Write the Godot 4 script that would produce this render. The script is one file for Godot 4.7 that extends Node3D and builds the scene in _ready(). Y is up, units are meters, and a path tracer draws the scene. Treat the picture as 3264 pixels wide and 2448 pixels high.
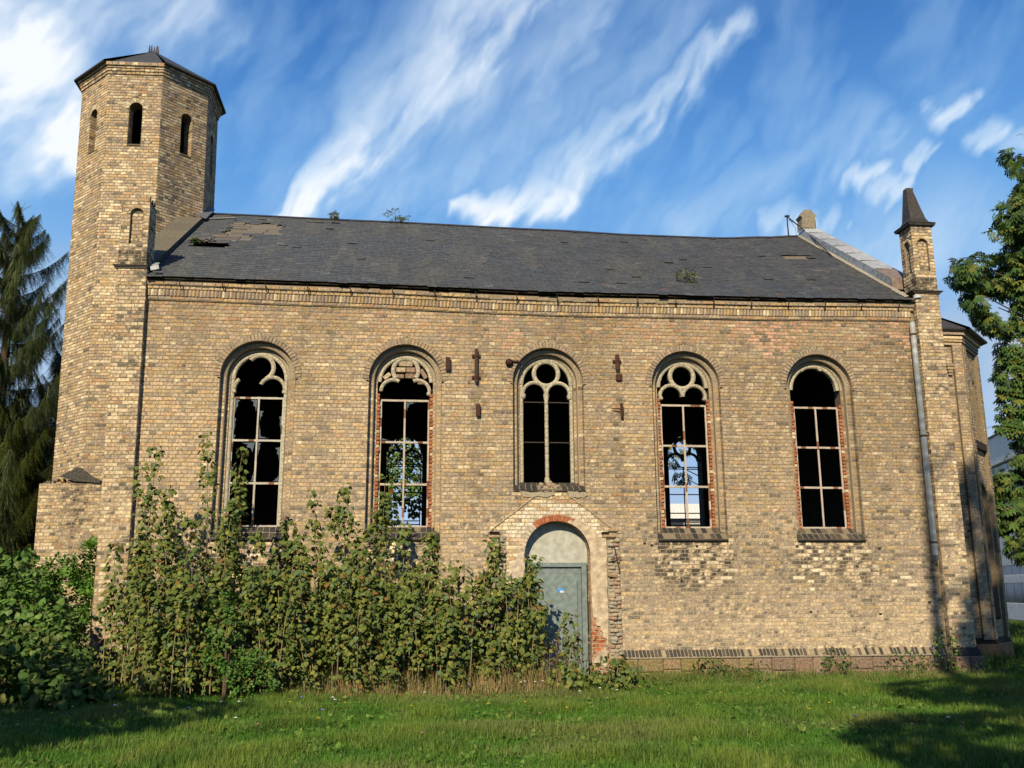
extends Node3D
# A ruined yellow brick church behind a thicket of poplar saplings, on a late summer meadow.

const COURSE := 0.077
const BAY := 2.98          # distance between window axes
const TOWER := Vector3(-9.985, 0.0, -5.3)
const TOWER_APOTHEM := 1.616

var rng := RandomNumberGenerator.new()
var names := {}
var region_noise := FastNoiseLite.new()
var patch_noise := FastNoiseLite.new()
var fine_noise := FastNoiseLite.new()
var brick_mat: StandardMaterial3D
var mortar_mat: StandardMaterial3D
var slate_mat: StandardMaterial3D
var church: Node3D
var singles_left := 300


# ------------------------------------------------------------------ helpers
class Sink:
	var v := PackedVector3Array()
	var n := PackedVector3Array()
	var c := PackedColorArray()
	var ix := PackedInt32Array()

	# corners counterclockwise seen from outside
	func quad(a: Vector3, b: Vector3, d: Vector3, e: Vector3, col: Color) -> void:
		var nn := (b - a).cross(e - a)
		if nn.length_squared() < 1e-14:
			nn = (d - b).cross(e - b)
		nn = nn.normalized()
		var k := v.size()
		v.append(a); v.append(b); v.append(d); v.append(e)
		for i in 4:
			n.append(nn); c.append(col)
		ix.append(k); ix.append(k + 2); ix.append(k + 1)
		ix.append(k); ix.append(k + 3); ix.append(k + 2)

	func tri(a: Vector3, b: Vector3, d: Vector3, col: Color) -> void:
		var nn := (b - a).cross(d - a).normalized()
		var k := v.size()
		v.append(a); v.append(b); v.append(d)
		for i in 3:
			n.append(nn); c.append(col)
		ix.append(k); ix.append(k + 2); ix.append(k + 1)

	# quad or triangle turned so that it faces away from a centre
	func out_quad(a: Vector3, b: Vector3, d: Vector3, e: Vector3, centre: Vector3, col: Color) -> void:
		if (b - a).cross(e - a).dot((a + b + d + e) * 0.25 - centre) < 0.0:
			quad(a, e, d, b, col)
		else:
			quad(a, b, d, e, col)

	func out_tri(a: Vector3, b: Vector3, d: Vector3, centre: Vector3, col: Color) -> void:
		if (b - a).cross(d - a).dot((a + b + d) / 3.0 - centre) < 0.0:
			tri(a, d, b, col)
		else:
			tri(a, b, d, col)

	func mesh(m: Material) -> ArrayMesh:
		var am := ArrayMesh.new()
		if v.is_empty():
			return am
		var arr := []
		arr.resize(Mesh.ARRAY_MAX)
		arr[Mesh.ARRAY_VERTEX] = v
		arr[Mesh.ARRAY_NORMAL] = n
		arr[Mesh.ARRAY_COLOR] = c
		arr[Mesh.ARRAY_INDEX] = ix
		am.add_surface_from_arrays(Mesh.PRIMITIVE_TRIANGLES, arr)
		am.surface_set_material(0, m)
		return am


func rnd(a: float, b: float) -> float:
	return rng.randf_range(a, b)


func lin(r: float, g: float, b: float) -> Color:
	return Color(r, g, b, 1.0)


func vary(c: Color, amount: float) -> Color:
	var k := 1.0 + rnd(-amount, amount)
	var w := rnd(-amount, amount) * 0.25
	return Color(c.r * (k + w), c.g * k, c.b * (k - w), 1.0)


func numbered(parent: Node, called: String) -> String:
	var key := str(parent.get_instance_id()) + called
	var k: int = names.get(key, 0)
	names[key] = k + 1
	return called if k == 0 else "%s_%03d" % [called, k]


func part(parent: Node, called: String, mesh: Mesh, xf := Transform3D()) -> MeshInstance3D:
	var o := MeshInstance3D.new()
	o.name = numbered(parent, called)
	o.mesh = mesh
	o.transform = xf
	parent.add_child(o, true)
	return o


func joint(parent: Node, called: String, at := Vector3.ZERO) -> Node3D:
	var o := Node3D.new()
	o.name = numbered(parent, called)
	o.position = at
	parent.add_child(o, true)
	return o


func stuff(o: Node) -> Node:
	o.set_meta("kind", "stuff")
	return o


func tag(o: Node, label: String, category: String, group := "") -> Node:
	o.set_meta("label", label)
	o.set_meta("category", category)
	if group != "":
		o.set_meta("group", group)
	return o


func thing(called: String, label: String, category: String, at := Vector3.ZERO, group := "") -> Node3D:
	var o := joint(self, called, at)
	tag(o, label, category, group)
	return o


func grain(lo: float, hi: float, freq: float, sd: int) -> NoiseTexture2D:
	var t := NoiseTexture2D.new()
	var nz := FastNoiseLite.new()
	nz.seed = sd
	nz.frequency = freq
	nz.fractal_octaves = 5
	t.noise = nz
	t.width = 512
	t.height = 512
	t.seamless = true
	var g := Gradient.new()
	g.set_color(0, Color(lo, lo, lo))
	g.set_color(1, Color(hi, hi, hi))
	t.color_ramp = g
	return t


func bumps(freq: float, sd: int, strength: float) -> NoiseTexture2D:
	var t := NoiseTexture2D.new()
	var nz := FastNoiseLite.new()
	nz.seed = sd
	nz.frequency = freq
	nz.fractal_octaves = 5
	t.noise = nz
	t.width = 512
	t.height = 512
	t.seamless = true
	t.as_normal_map = true
	t.bump_strength = strength
	return t


# vertex coloured material with a grain and a fine relief
func surface(rough: float, lo: float, hi: float, freq: float, scale: float, sd: int, relief := 4.0) -> StandardMaterial3D:
	var m := StandardMaterial3D.new()
	m.vertex_color_use_as_albedo = true
	m.roughness = rough
	m.metallic_specular = 0.3
	m.albedo_texture = grain(lo, hi, freq, sd)
	m.uv1_triplanar = true
	m.uv1_world_triplanar = true
	m.uv1_scale = Vector3.ONE * scale
	if relief > 0.0:
		m.normal_enabled = true
		m.normal_texture = bumps(freq * 1.5, sd + 1, relief)
		m.normal_scale = 0.6
	return m


func box(s: Sink, xf: Transform3D, size: Vector3, ch: float, col: Color) -> void:
	var h := size * 0.5
	ch = minf(ch, minf(h.x, minf(h.y, h.z)) * 0.9)
	var centre := xf.origin
	var sg := [-1.0, 1.0]
	if ch <= 0.0:
		for sx in sg:
			s.out_quad(xf * Vector3(sx * h.x, -h.y, -h.z), xf * Vector3(sx * h.x, h.y, -h.z), xf * Vector3(sx * h.x, h.y, h.z), xf * Vector3(sx * h.x, -h.y, h.z), centre, col)
			s.out_quad(xf * Vector3(-h.x, sx * h.y, -h.z), xf * Vector3(h.x, sx * h.y, -h.z), xf * Vector3(h.x, sx * h.y, h.z), xf * Vector3(-h.x, sx * h.y, h.z), centre, col)
			s.out_quad(xf * Vector3(-h.x, -h.y, sx * h.z), xf * Vector3(h.x, -h.y, sx * h.z), xf * Vector3(h.x, h.y, sx * h.z), xf * Vector3(-h.x, h.y, sx * h.z), centre, col)
		return
	var i := h - Vector3.ONE * ch
	for sx in sg:
		s.out_quad(xf * Vector3(sx * h.x, -i.y, -i.z), xf * Vector3(sx * h.x, i.y, -i.z), xf * Vector3(sx * h.x, i.y, i.z), xf * Vector3(sx * h.x, -i.y, i.z), centre, col)
		s.out_quad(xf * Vector3(-i.x, sx * h.y, -i.z), xf * Vector3(i.x, sx * h.y, -i.z), xf * Vector3(i.x, sx * h.y, i.z), xf * Vector3(-i.x, sx * h.y, i.z), centre, col)
		s.out_quad(xf * Vector3(-i.x, -i.y, sx * h.z), xf * Vector3(i.x, -i.y, sx * h.z), xf * Vector3(i.x, i.y, sx * h.z), xf * Vector3(-i.x, i.y, sx * h.z), centre, col)
		for sy in sg:
			s.out_quad(xf * Vector3(sx * h.x, sy * i.y, -i.z), xf * Vector3(sx * h.x, sy * i.y, i.z), xf * Vector3(sx * i.x, sy * h.y, i.z), xf * Vector3(sx * i.x, sy * h.y, -i.z), centre, col)
			s.out_quad(xf * Vector3(sx * h.x, -i.y, sy * i.z), xf * Vector3(sx * h.x, i.y, sy * i.z), xf * Vector3(sx * i.x, i.y, sy * h.z), xf * Vector3(sx * i.x, -i.y, sy * h.z), centre, col)
			s.out_quad(xf * Vector3(-i.x, sx * h.y, sy * i.z), xf * Vector3(i.x, sx * h.y, sy * i.z), xf * Vector3(i.x, sx * i.y, sy * h.z), xf * Vector3(-i.x, sx * i.y, sy * h.z), centre, col)
			for sz in sg:
				s.out_tri(xf * Vector3(sx * h.x, sy * i.y, sz * i.z), xf * Vector3(sx * i.x, sy * h.y, sz * i.z), xf * Vector3(sx * i.x, sy * i.y, sz * h.z), centre, col)


func box_at(s: Sink, lo: Vector3, hi: Vector3, ch: float, col: Color) -> void:
	box(s, Transform3D(Basis(), (lo + hi) * 0.5), hi - lo, ch, col)


# polygon in the local xy plane, from z0 (back) to z1 (front)
func prism(s: Sink, pts: PackedVector2Array, z0: float, z1: float, xf: Transform3D, col: Color) -> void:
	var idx := Geometry2D.triangulate_polygon(pts)
	var up := xf.basis * Vector3(0, 0, 1)
	for k in range(0, idx.size(), 3):
		for z in [z0, z1]:
			var a: Vector3 = xf * Vector3(pts[idx[k]].x, pts[idx[k]].y, z)
			var b: Vector3 = xf * Vector3(pts[idx[k + 1]].x, pts[idx[k + 1]].y, z)
			var d: Vector3 = xf * Vector3(pts[idx[k + 2]].x, pts[idx[k + 2]].y, z)
			var side: float = 1.0 if z == z1 else -1.0
			if (b - a).cross(d - a).dot(up) * side < 0.0:
				s.tri(a, d, b, col)
			else:
				s.tri(a, b, d, col)
	var area := 0.0
	for k in pts.size():
		area += pts[k].cross(pts[(k + 1) % pts.size()])
	for k in pts.size():
		var p := pts[k]
		var q := pts[(k + 1) % pts.size()]
		if area < 0.0:
			var w := p
			p = q
			q = w
		s.quad(xf * Vector3(p.x, p.y, z1), xf * Vector3(p.x, p.y, z0), xf * Vector3(q.x, q.y, z0), xf * Vector3(q.x, q.y, z1), col)


# a bar of bevelled section swept along an arc in the local xy plane; z is its front
func arc(s: Sink, xf: Transform3D, cx: float, cy: float, r: float, a0: float, a1: float, w: float, depth: float, z: float, seg: int, col: Color) -> void:
	var bv := w * 0.32
	var sec := [Vector2(w / 2, z - depth), Vector2(w / 2, z - bv * 0.7), Vector2(w / 2 - bv, z), Vector2(-w / 2 + bv, z), Vector2(-w / 2, z - bv * 0.7), Vector2(-w / 2, z - depth)]
	for k in seg:
		var t0 := lerpf(a0, a1, float(k) / seg)
		var t1 := lerpf(a0, a1, float(k + 1) / seg)
		var shade := vary(col, 0.06)
		var mid := Vector2(cos((t0 + t1) / 2), sin((t0 + t1) / 2)) * r + Vector2(cx, cy)
		var centre := xf * Vector3(mid.x, mid.y, z - depth * 0.5)
		for j in 6:
			var p: Vector2 = sec[j]
			var q: Vector2 = sec[(j + 1) % 6]
			var pts := []
			for e in [[p, t0], [q, t0], [q, t1], [p, t1]]:
				pts.append(xf * Vector3(cx + cos(e[1]) * (r + e[0].x), cy + sin(e[1]) * (r + e[0].x), e[0].y))
			s.out_quad(pts[0], pts[1], pts[2], pts[3], centre, shade)
	for t in [a0, a1]:
		var fan := []
		for j in 6:
			fan.append(xf * Vector3(cx + cos(t) * (r + sec[j].x), cy + sin(t) * (r + sec[j].x), sec[j].y))
		for j in range(1, 5):
			s.tri(fan[0], fan[j], fan[j + 1], col)


func tube(s: Sink, pts: Array, radii: Array, sides: int, col: Color, smooth := true) -> void:
	var rings := []
	var norms := []
	for k in pts.size():
		var dir: Vector3 = (pts[mini(k + 1, pts.size() - 1)] - pts[maxi(k - 1, 0)]).normalized()
		var ref := Vector3(0, 0, 1) if absf(dir.z) < 0.9 else Vector3(1, 0, 0)
		var x := dir.cross(ref).normalized()
		var y := dir.cross(x).normalized()
		var ring := []
		var nr := []
		for j in sides:
			var a := TAU * j / sides
			var d := x * cos(a) + y * sin(a)
			ring.append(pts[k] + d * radii[k])
			nr.append(d)
		rings.append(ring)
		norms.append(nr)
	for k in pts.size() - 1:
		for j in sides:
			var j2 := (j + 1) % sides
			var b := s.v.size()
			s.out_quad(rings[k][j], rings[k][j2], rings[k + 1][j2], rings[k + 1][j], (pts[k] + pts[k + 1]) * 0.5, col)
			if smooth:
				for e in 4:
					var best: Vector3 = s.v[b + e] - (pts[k] if s.v[b + e] == rings[k][j] or s.v[b + e] == rings[k][j2] else pts[k + 1])
					if best.length_squared() > 1e-12:
						s.n[b + e] = best.normalized()
	for e in [0, pts.size() - 1]:
		for j in range(1, sides - 1):
			s.out_tri(rings[e][0], rings[e][j], rings[e][j + 1], pts[1 if e == 0 else e - 1], col)


# ------------------------------------------------------------------ brickwork
func brick(s: Sink, F: Transform3D, a0: float, a1: float, b0: float, b1: float, y0: float, y1: float, d: float, back: float, tone: Array) -> void:
	var c := 0.005
	var wide := (b0 + b1 - a0 - a1) * 0.5
	if wide < 0.02:
		return
	var nx := 2 if wide < 0.16 else 4
	var col: Color = tone[0]
	var chip: Color = tone[1]
	var amt: float = tone[2]
	var tilt := rnd(-0.0015, 0.0015)
	var k := s.v.size()
	var nn := F.basis.z
	for i in nx + 1:
		var t := float(i) / nx
		for top in 2:
			var u: float
			if top == 0:
				u = lerpf(a0 + c, b0 - c, t)
			else:
				u = lerpf(a1 + c, b1 - c, t)
			var y := y0 + c if top == 0 else y1 - c
			var p := F * Vector3(u, y, d + tilt * (t - 0.5) * 4.0)
			s.v.append(p)
			s.n.append(nn)
			var nz := patch_noise.get_noise_3d(p.x * 1.0, p.y * 1.6, p.z)
			var m := smoothstep(0.36 - amt, 0.46 - amt, nz + rng.randf() * 0.12)
			s.c.append(col.lerp(chip, m) * (0.93 + rng.randf() * 0.14))
	for i in nx:
		var q := k + i * 2
		s.ix.append(q); s.ix.append(q + 1); s.ix.append(q + 3)
		s.ix.append(q); s.ix.append(q + 3); s.ix.append(q + 2)
	var fa := F * Vector3(a0 + c, y0 + c, d)
	var fb := F * Vector3(b0 - c, y0 + c, d)
	var fc := F * Vector3(b1 - c, y1 - c, d)
	var fd := F * Vector3(a1 + c, y1 - c, d)
	var ba := F * Vector3(a0, y0, back)
	var bb := F * Vector3(b0, y0, back)
	var bc := F * Vector3(b1, y1, back)
	var bd := F * Vector3(a1, y1, back)
	s.quad(ba, bb, fb, fa, col)
	s.quad(bb, bc, fc, fb, col)
	s.quad(bc, bd, fd, fc, col)
	s.quad(bd, ba, fa, fd, col)


# the stretches of a row left free by the openings: [bottom left, top left, bottom right, top right]
func free_parts(u0: float, u1: float, ya: float, yb: float, holes: Array) -> Array:
	var cuts := []
	for h in holes:
		var p: Vector2 = h.call(ya + 0.001)
		var q: Vector2 = h.call(yb - 0.001)
		if p.x >= p.y and q.x >= q.y:
			continue
		if p.x >= p.y:
			p = q
		if q.x >= q.y:
			q = Vector2.ONE * (p.x + p.y) * 0.5
		cuts.append([p.x, q.x, p.y, q.y])
	cuts.sort_custom(func(a, b): return a[0] < b[0])
	var got := []
	var la := u0
	var lb := u0
	for c in cuts:
		if c[0] > la + 0.01:
			got.append([la, lb, minf(c[0], u1), minf(c[1], u1)])
		la = maxf(la, c[2])
		lb = maxf(lb, c[3])
	if la < u1 - 0.01:
		got.append([la, lb, u1, u1])
	return got


func brick_wall(s: Sink, mortar: Sink, F: Transform3D, u0: float, u1: float, y0: float, y1: float, holes: Array, tone: Callable, pick = null, picked := [], grid := 0.0, proud := 0.0) -> void:
	var row := 0
	var y := y0
	while y < y1 - 0.02:
		var yt := minf(y + COURSE, y1)
		var md := lerpf(-0.008, -0.004, smoothstep(4.5, 2.0, y))
		var head := row % 2 == 1
		var pitch := 0.13 if head else 0.26
		var shift := 0.065 if head else (0.13 if row % 4 == 2 else 0.0)
		shift += rnd(-0.012, 0.012) + grid
		for p in free_parts(u0, u1, y, yt, holes):
			var mc: Color = Color(0.46, 0.375, 0.255).lerp(Color(0.55, 0.46, 0.32), smoothstep(4.5, 2.0, y)) * (0.9 + 0.25 * region_noise.get_noise_2d(p[0] * 3.0, y * 3.0))
			mortar.quad(F * Vector3(p[0], y, md), F * Vector3(p[2], y, md), F * Vector3(p[3], yt, md), F * Vector3(p[1], yt, md), mc)
			var lo := minf(p[0], p[1])
			var hi := maxf(p[2], p[3])
			var g := floorf((lo - shift) / pitch) * pitch + shift
			while g < hi - 0.02:
				var l0 := maxf(g, p[0])
				var l1 := maxf(g, p[1])
				var r0 := minf(g + pitch, p[2])
				var r1 := minf(g + pitch, p[3])
				# swallow slivers at the ends
				if hi - (g + pitch) < 0.05 and hi - (g + pitch) > 0.0:
					r0 = p[2]
					r1 = p[3]
					g += 0.05
				if minf(r0 - l0, r1 - l1) > 0.035:
					var jw := 0.0042
					var e0 := 0.0 if l0 > g + 0.001 else jw
					var e1 := 0.0 if r0 < g + pitch - 0.001 else jw
					var mid := (l0 + r0) * 0.5
					var tn: Array = tone.call(mid, y + 0.03, head)
					var out := s
					var single := false
					if pick != null and singles_left > 0 and pick.call(l0, r0, y, head):
						out = Sink.new()
						single = true
						singles_left -= 1
					brick(out, F, l0 + e0, l1 + e0, r0 - e1, r1 - e1, y + 0.0045, yt - 0.0045, proud + rnd(-0.002, 0.0025), -0.012, tn)
					if single:
						picked.append(out)
				g += pitch
		y = yt
		row += 1


func commit_bricks(parent: Node, s: Sink, mortar: Sink, picked: Array = []) -> void:
	part(parent, "mortar", mortar.mesh(mortar_mat))
	for one in picked:
		part(parent, "brick", one.mesh(brick_mat))
	stuff(part(parent, "brick_courses", s.mesh(brick_mat)))


func pick_tone(weights: Array) -> Color:
	var set_ := [lin(0.525, 0.375, 0.195), lin(0.495, 0.378, 0.245), lin(0.37, 0.293, 0.213), lin(0.20, 0.17, 0.13), lin(0.50, 0.31, 0.165), lin(0.74, 0.61, 0.39), lin(0.63, 0.44, 0.29)]
	var r := rng.randf()
	for i in weights.size():
		r -= weights[i]
		if r < 0.0:
			return vary(set_[i], 0.14)
	return vary(set_[1], 0.14)


const CREAM := Color(0.70, 0.54, 0.34)
const PALE := Color(0.76, 0.64, 0.44)


func nave_tone(u: float, y: float, head: bool) -> Array:
	var low := smoothstep(5.2, 1.6, y) * (0.75 + 0.25 * smoothstep(-4.0, 4.0, u))
	var rn := region_noise.get_noise_2d(u * 1.2, y * 1.2)
	low = clampf(low + rn * 0.35, 0.0, 1.0)
	var w: Array
	if head:
		w = [lerpf(0.16, 0.03, low), lerpf(0.36, 0.25, low), lerpf(0.36, 0.52, low), lerpf(0.02, 0.22, low), 0.04, 0.035, 0.02]
	else:
		w = [lerpf(0.38, 0.10, low), lerpf(0.35, 0.28, low), lerpf(0.13, 0.44, low), lerpf(0.01, 0.20, low), 0.06, 0.035, 0.03]
	var col := pick_tone(w)
	col = col.lerp(Color(0.435, 0.335, 0.215), 0.18)
	var chip := CREAM
	var amt := 0.0
	# the weathered foot of the wall, where the skin of the bricks has come off
	if u > 1.4:
		amt = maxf(amt, 0.29 * smoothstep(2.0, 0.75, y) * (0.6 + 0.5 * smoothstep(2.0, 5.0, u)))
	if y > 6.9:
		amt = maxf(amt, 0.12 * smoothstep(-1.0, 2.0, u))
		chip = Color(0.56, 0.31, 0.18)
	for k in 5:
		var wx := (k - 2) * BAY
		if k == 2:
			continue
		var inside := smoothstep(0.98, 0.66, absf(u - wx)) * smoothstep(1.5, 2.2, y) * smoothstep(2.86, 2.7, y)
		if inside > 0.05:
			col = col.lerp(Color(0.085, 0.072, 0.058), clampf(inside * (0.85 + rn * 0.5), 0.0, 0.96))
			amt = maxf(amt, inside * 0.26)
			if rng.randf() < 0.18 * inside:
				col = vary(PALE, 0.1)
	# repaired and washed courses right of the last window
	if u > 5.2 and y > 1.7 and y < 2.5 and rng.randf() < 0.2 * smoothstep(-0.25, 0.3, region_noise.get_noise_2d(u * 1.5, floorf(y / 0.077) * 4.0)):
		col = vary(PALE, 0.12)
	# under the broken drainpipe
	if u > 8.05 and y < 2.4:
		col *= lerpf(0.45, 0.9, rng.randf())
	# the scar of the lost porch
	var gable := 3.72 - absf(u - 0.05) * 0.62
	if y < gable and absf(u - 0.08) < 1.36 and y > 2.75:
		col = pick_tone([0.10, 0.08, 0.12, 0.02, 0.09, 0.45, 0.14]) * 1.08
		if Vector2(u - 0.14, y - 2.44).length() < 1.05 and rng.randf() < 0.75:
			col = vary(Color(0.72, 0.63, 0.48), 0.08)
		chip = PALE
		amt = 0.16
	if u > 0.74 and u < 1.16 and y < 2.75:
		col = vary(Color(0.40, 0.125, 0.05), 0.2)
		chip = Color(0.52, 0.40, 0.27)
		amt = 0.22
	if u < -0.5 and u > -0.95 and y < 2.75:
		col = pick_tone([0.1, 0.1, 0.1, 0.0, 0.1, 0.4, 0.2])
		amt = 0.25
	# broad weathering: washed and sooty areas, runs below the ledge
	var broad := region_noise.get_noise_2d(u * 0.45 + 7.0, y * 0.55) * 0.55 + region_noise.get_noise_2d(u * 2.6, y * 0.5 + 31.0) * 0.3
	var run := clampf(fine_noise.get_noise_2d(u * 5.0, y * 0.35) * 1.6, 0.0, 1.0) * smoothstep(4.4, 6.8, y)
	col *= clampf(1.0 + broad * 0.85, 0.62, 1.22) * (1.0 - 0.32 * run)
	if y > 6.6 and u > -1.0 and region_noise.get_noise_2d(u * 1.7 + 60.0, y * 2.0) > 0.12 and rng.randf() < 0.4:
		col = vary(Color(0.60, 0.38, 0.25), 0.12)
	# rust under the wall anchors
	for a in [-1.49, 1.5]:
		if absf(u - a) < 0.16 and y > 3.2 and y < 6.2:
			col *= lerpf(0.62, 0.85, rng.randf())
	return [col, vary(chip, 0.12), amt]


func tower_tone(u: float, y: float, head: bool) -> Array:
	var rn := region_noise.get_noise_2d(u * 2.0 + 40.0, y * 0.9)
	var pale := clampf(0.5 + rn, 0.0, 1.0) * smoothstep(13.5, 9.0, y)
	var col := pick_tone([0.25, 0.19, lerpf(0.28, 0.16, pale), 0.06, 0.04, lerpf(0.12, 0.32, pale), 0.06])
	col *= clampf(1.0 + region_noise.get_noise_2d(u * 1.1, y * 0.4) * 0.5, 0.7, 1.2)
	return [col, vary(CREAM, 0.1), 0.08]


func buttress_tone(u: float, y: float, head: bool) -> Array:
	var col := pick_tone([0.16, 0.15, 0.20, 0.15, 0.04, 0.25, 0.06])
	if y > 8.22 and y < 8.56:
		col = vary(Color(0.12, 0.10, 0.075), 0.3)
	if y < 0.9:
		col *= 0.7
	return [col, vary(CREAM, 0.1), 0.16]


func apse_tone(u: float, y: float, head: bool) -> Array:
	var col := pick_tone([0.14, 0.32, 0.40, 0.05, 0.03, 0.03, 0.03])
	if y < 1.2:
		col *= 0.85
	return [col, vary(CREAM, 0.1), 0.02]


func gable_tone(u: float, y: float, head: bool) -> Array:
	return [pick_tone([0.2, 0.3, 0.35, 0.1, 0.02, 0.03, 0.0]), CREAM, 0.0]


# ------------------------------------------------------------------ the church
func curve_of(pts: Array, x: float) -> float:
	for k in pts.size() - 1:
		if x <= pts[k + 1].x or k == pts.size() - 2:
			var t := clampf((x - pts[k].x) / (pts[k + 1].x - pts[k].x), 0.0, 1.0)
			return lerpf(pts[k].y, pts[k + 1].y, t * t * (3.0 - 2.0 * t))
	return 0.0


func eave_sag(x: float) -> float:
	return curve_of([Vector2(-8.3, 0), Vector2(-4.5, -0.01), Vector2(0, -0.065), Vector2(3.7, -0.05), Vector2(8.3, 0)], x)


func cornice_sag(x: float) -> float:
	return curve_of([Vector2(-8.3, 0), Vector2(-4.5, -0.04), Vector2(0, -0.105), Vector2(4.0, -0.07), Vector2(8.3, 0)], x)


func ridge_y(x: float) -> float:
	return curve_of([Vector2(-8.1, 11.64), Vector2(-4, 11.6), Vector2(1, 11.54), Vector2(3.3, 11.49), Vector2(5.7, 11.49), Vector2(7.1, 11.57), Vector2(8.15, 11.65)], x)


func roof_at(x: float, z: float) -> Vector3:
	var t := (0.25 - z) / 5.55
	return Vector3(x, lerpf(7.965 + eave_sag(x), ridge_y(x), t), z)


func arch_hole(cx: float, yb: float, half: float, spring: float, ring: float) -> Callable:
	return func(y: float) -> Vector2:
		if y < yb or y > spring + ring:
			return Vector2.ZERO
		if y <= spring:
			return Vector2(cx - half, cx + half)
		var w := sqrt(maxf(ring * ring - (y - spring) * (y - spring), 0.0))
		return Vector2(cx - w, cx + w)


func outline(r: float, yb: float, spring: float) -> PackedVector2Array:
	var p := PackedVector2Array()
	p.append(Vector2(-r, yb))
	for k in 25:
		var a := PI - PI * k / 24.0
		p.append(Vector2(cos(a) * r, spring + sin(a) * r))
	p.append(Vector2(r, yb))
	return p


# a reveal or step: joins the outline of one radius and depth with the next
func loft(s: Sink, xf: Transform3D, r0: float, z0: float, r1: float, z1: float, yb: float, spring: float, col: Color) -> void:
	var a := outline(r0, yb, spring)
	var b := outline(r1, yb, spring)
	for k in a.size() - 1:
		var c := vary(col, 0.08)
		s.quad(xf * Vector3(a[k].x, a[k].y, z0), xf * Vector3(a[k + 1].x, a[k + 1].y, z0), xf * Vector3(b[k + 1].x, b[k + 1].y, z1), xf * Vector3(b[k].x, b[k].y, z1), c)


# a plain skin with openings, in rows
func skin(s: Sink, F: Transform3D, u0: float, u1: float, y0: float, y1: float, step: float, holes: Array, col: Color) -> void:
	var y := y0
	while y < y1 - 0.001:
		var yt := minf(y + step, y1)
		for p in free_parts(u0, u1, y, yt, holes):
			s.quad(F * Vector3(p[0], y, 0), F * Vector3(p[2], y, 0), F * Vector3(p[3], yt, 0), F * Vector3(p[1], yt, 0), col)
		y = yt


func wedge_mesh(r0: float, r1: float, half: float, depth: float, col: Color) -> ArrayMesh:
	# a tapered arch brick pointing up, its front at z 0
	var s := Sink.new()
	var c := 0.005
	var a := [Vector2(-half * r0, r0), Vector2(half * r0, r0), Vector2(half * r1, r1), Vector2(-half * r1, r1)]
	var f := [Vector2(-half * r0 + c, r0 + c), Vector2(half * r0 - c, r0 + c), Vector2(half * r1 - c, r1 - c), Vector2(-half * r1 + c, r1 - c)]
	var mid := Vector3(0, (r0 + r1) / 2, -depth)
	var cols := [vary(col, 0.1), vary(col, 0.1), vary(col, 0.1), vary(col, 0.1)]
	var k := s.v.size()
	s.quad(Vector3(f[0].x, f[0].y, 0), Vector3(f[1].x, f[1].y, 0), Vector3(f[2].x, f[2].y, 0), Vector3(f[3].x, f[3].y, 0), col)
	for e in 4:
		s.c[k + e] = cols[e]
	for e in 4:
		var g := (e + 1) % 4
		s.out_quad(Vector3(a[e].x, a[e].y, -0.006), Vector3(a[g].x, a[g].y, -0.006), Vector3(f[g].x, f[g].y, 0), Vector3(f[e].x, f[e].y, 0), mid, col)
		s.out_quad(Vector3(a[e].x, a[e].y, -0.006), Vector3(a[g].x, a[g].y, -0.006), Vector3(a[g].x, a[g].y, -depth), Vector3(a[e].x, a[e].y, -depth), mid, col)
	return s.mesh(brick_mat)


func arch_ring(parent: Node, cx: float, cy: float, z: float, meshes: Array, count: int, a0: float, a1: float, skip = null, F := Transform3D()) -> void:
	for k in count:
		var a := lerpf(a0, a1, (k + 0.5) / count)
		if skip != null and skip.call(a):
			continue
		var b := Basis(Vector3(0, 0, 1), a - PI / 2)
		part(parent, "voussoir", meshes[rng.randi() % meshes.size()], F * Transform3D(b, Vector3(cx, cy, z + rnd(-0.003, 0.004))))


# brick courses showing on the sides of a deep opening
func reveal_courses(s: Sink, xf: Transform3D, half: float, z0: float, z1: float, y0: float, y1: float, weights: Array) -> void:
	var y := y0
	while y < y1:
		for side in [-1.0, 1.0]:
			var zc := z0
			while zc > z1 + 0.03:
				var zn := maxf(zc - (0.12 if rng.randf() < 0.5 else 0.25), z1)
				box(s, xf * Transform3D(Basis(), Vector3(side * half, y + 0.0385, (zc + zn) * 0.5)), Vector3(0.012, 0.067, zc - zn - 0.01), 0.003, pick_tone(weights))
				zc = zn
		y += COURSE


func stone_col() -> Color:
	return vary(Color(0.56, 0.50, 0.365), 0.08)


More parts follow.
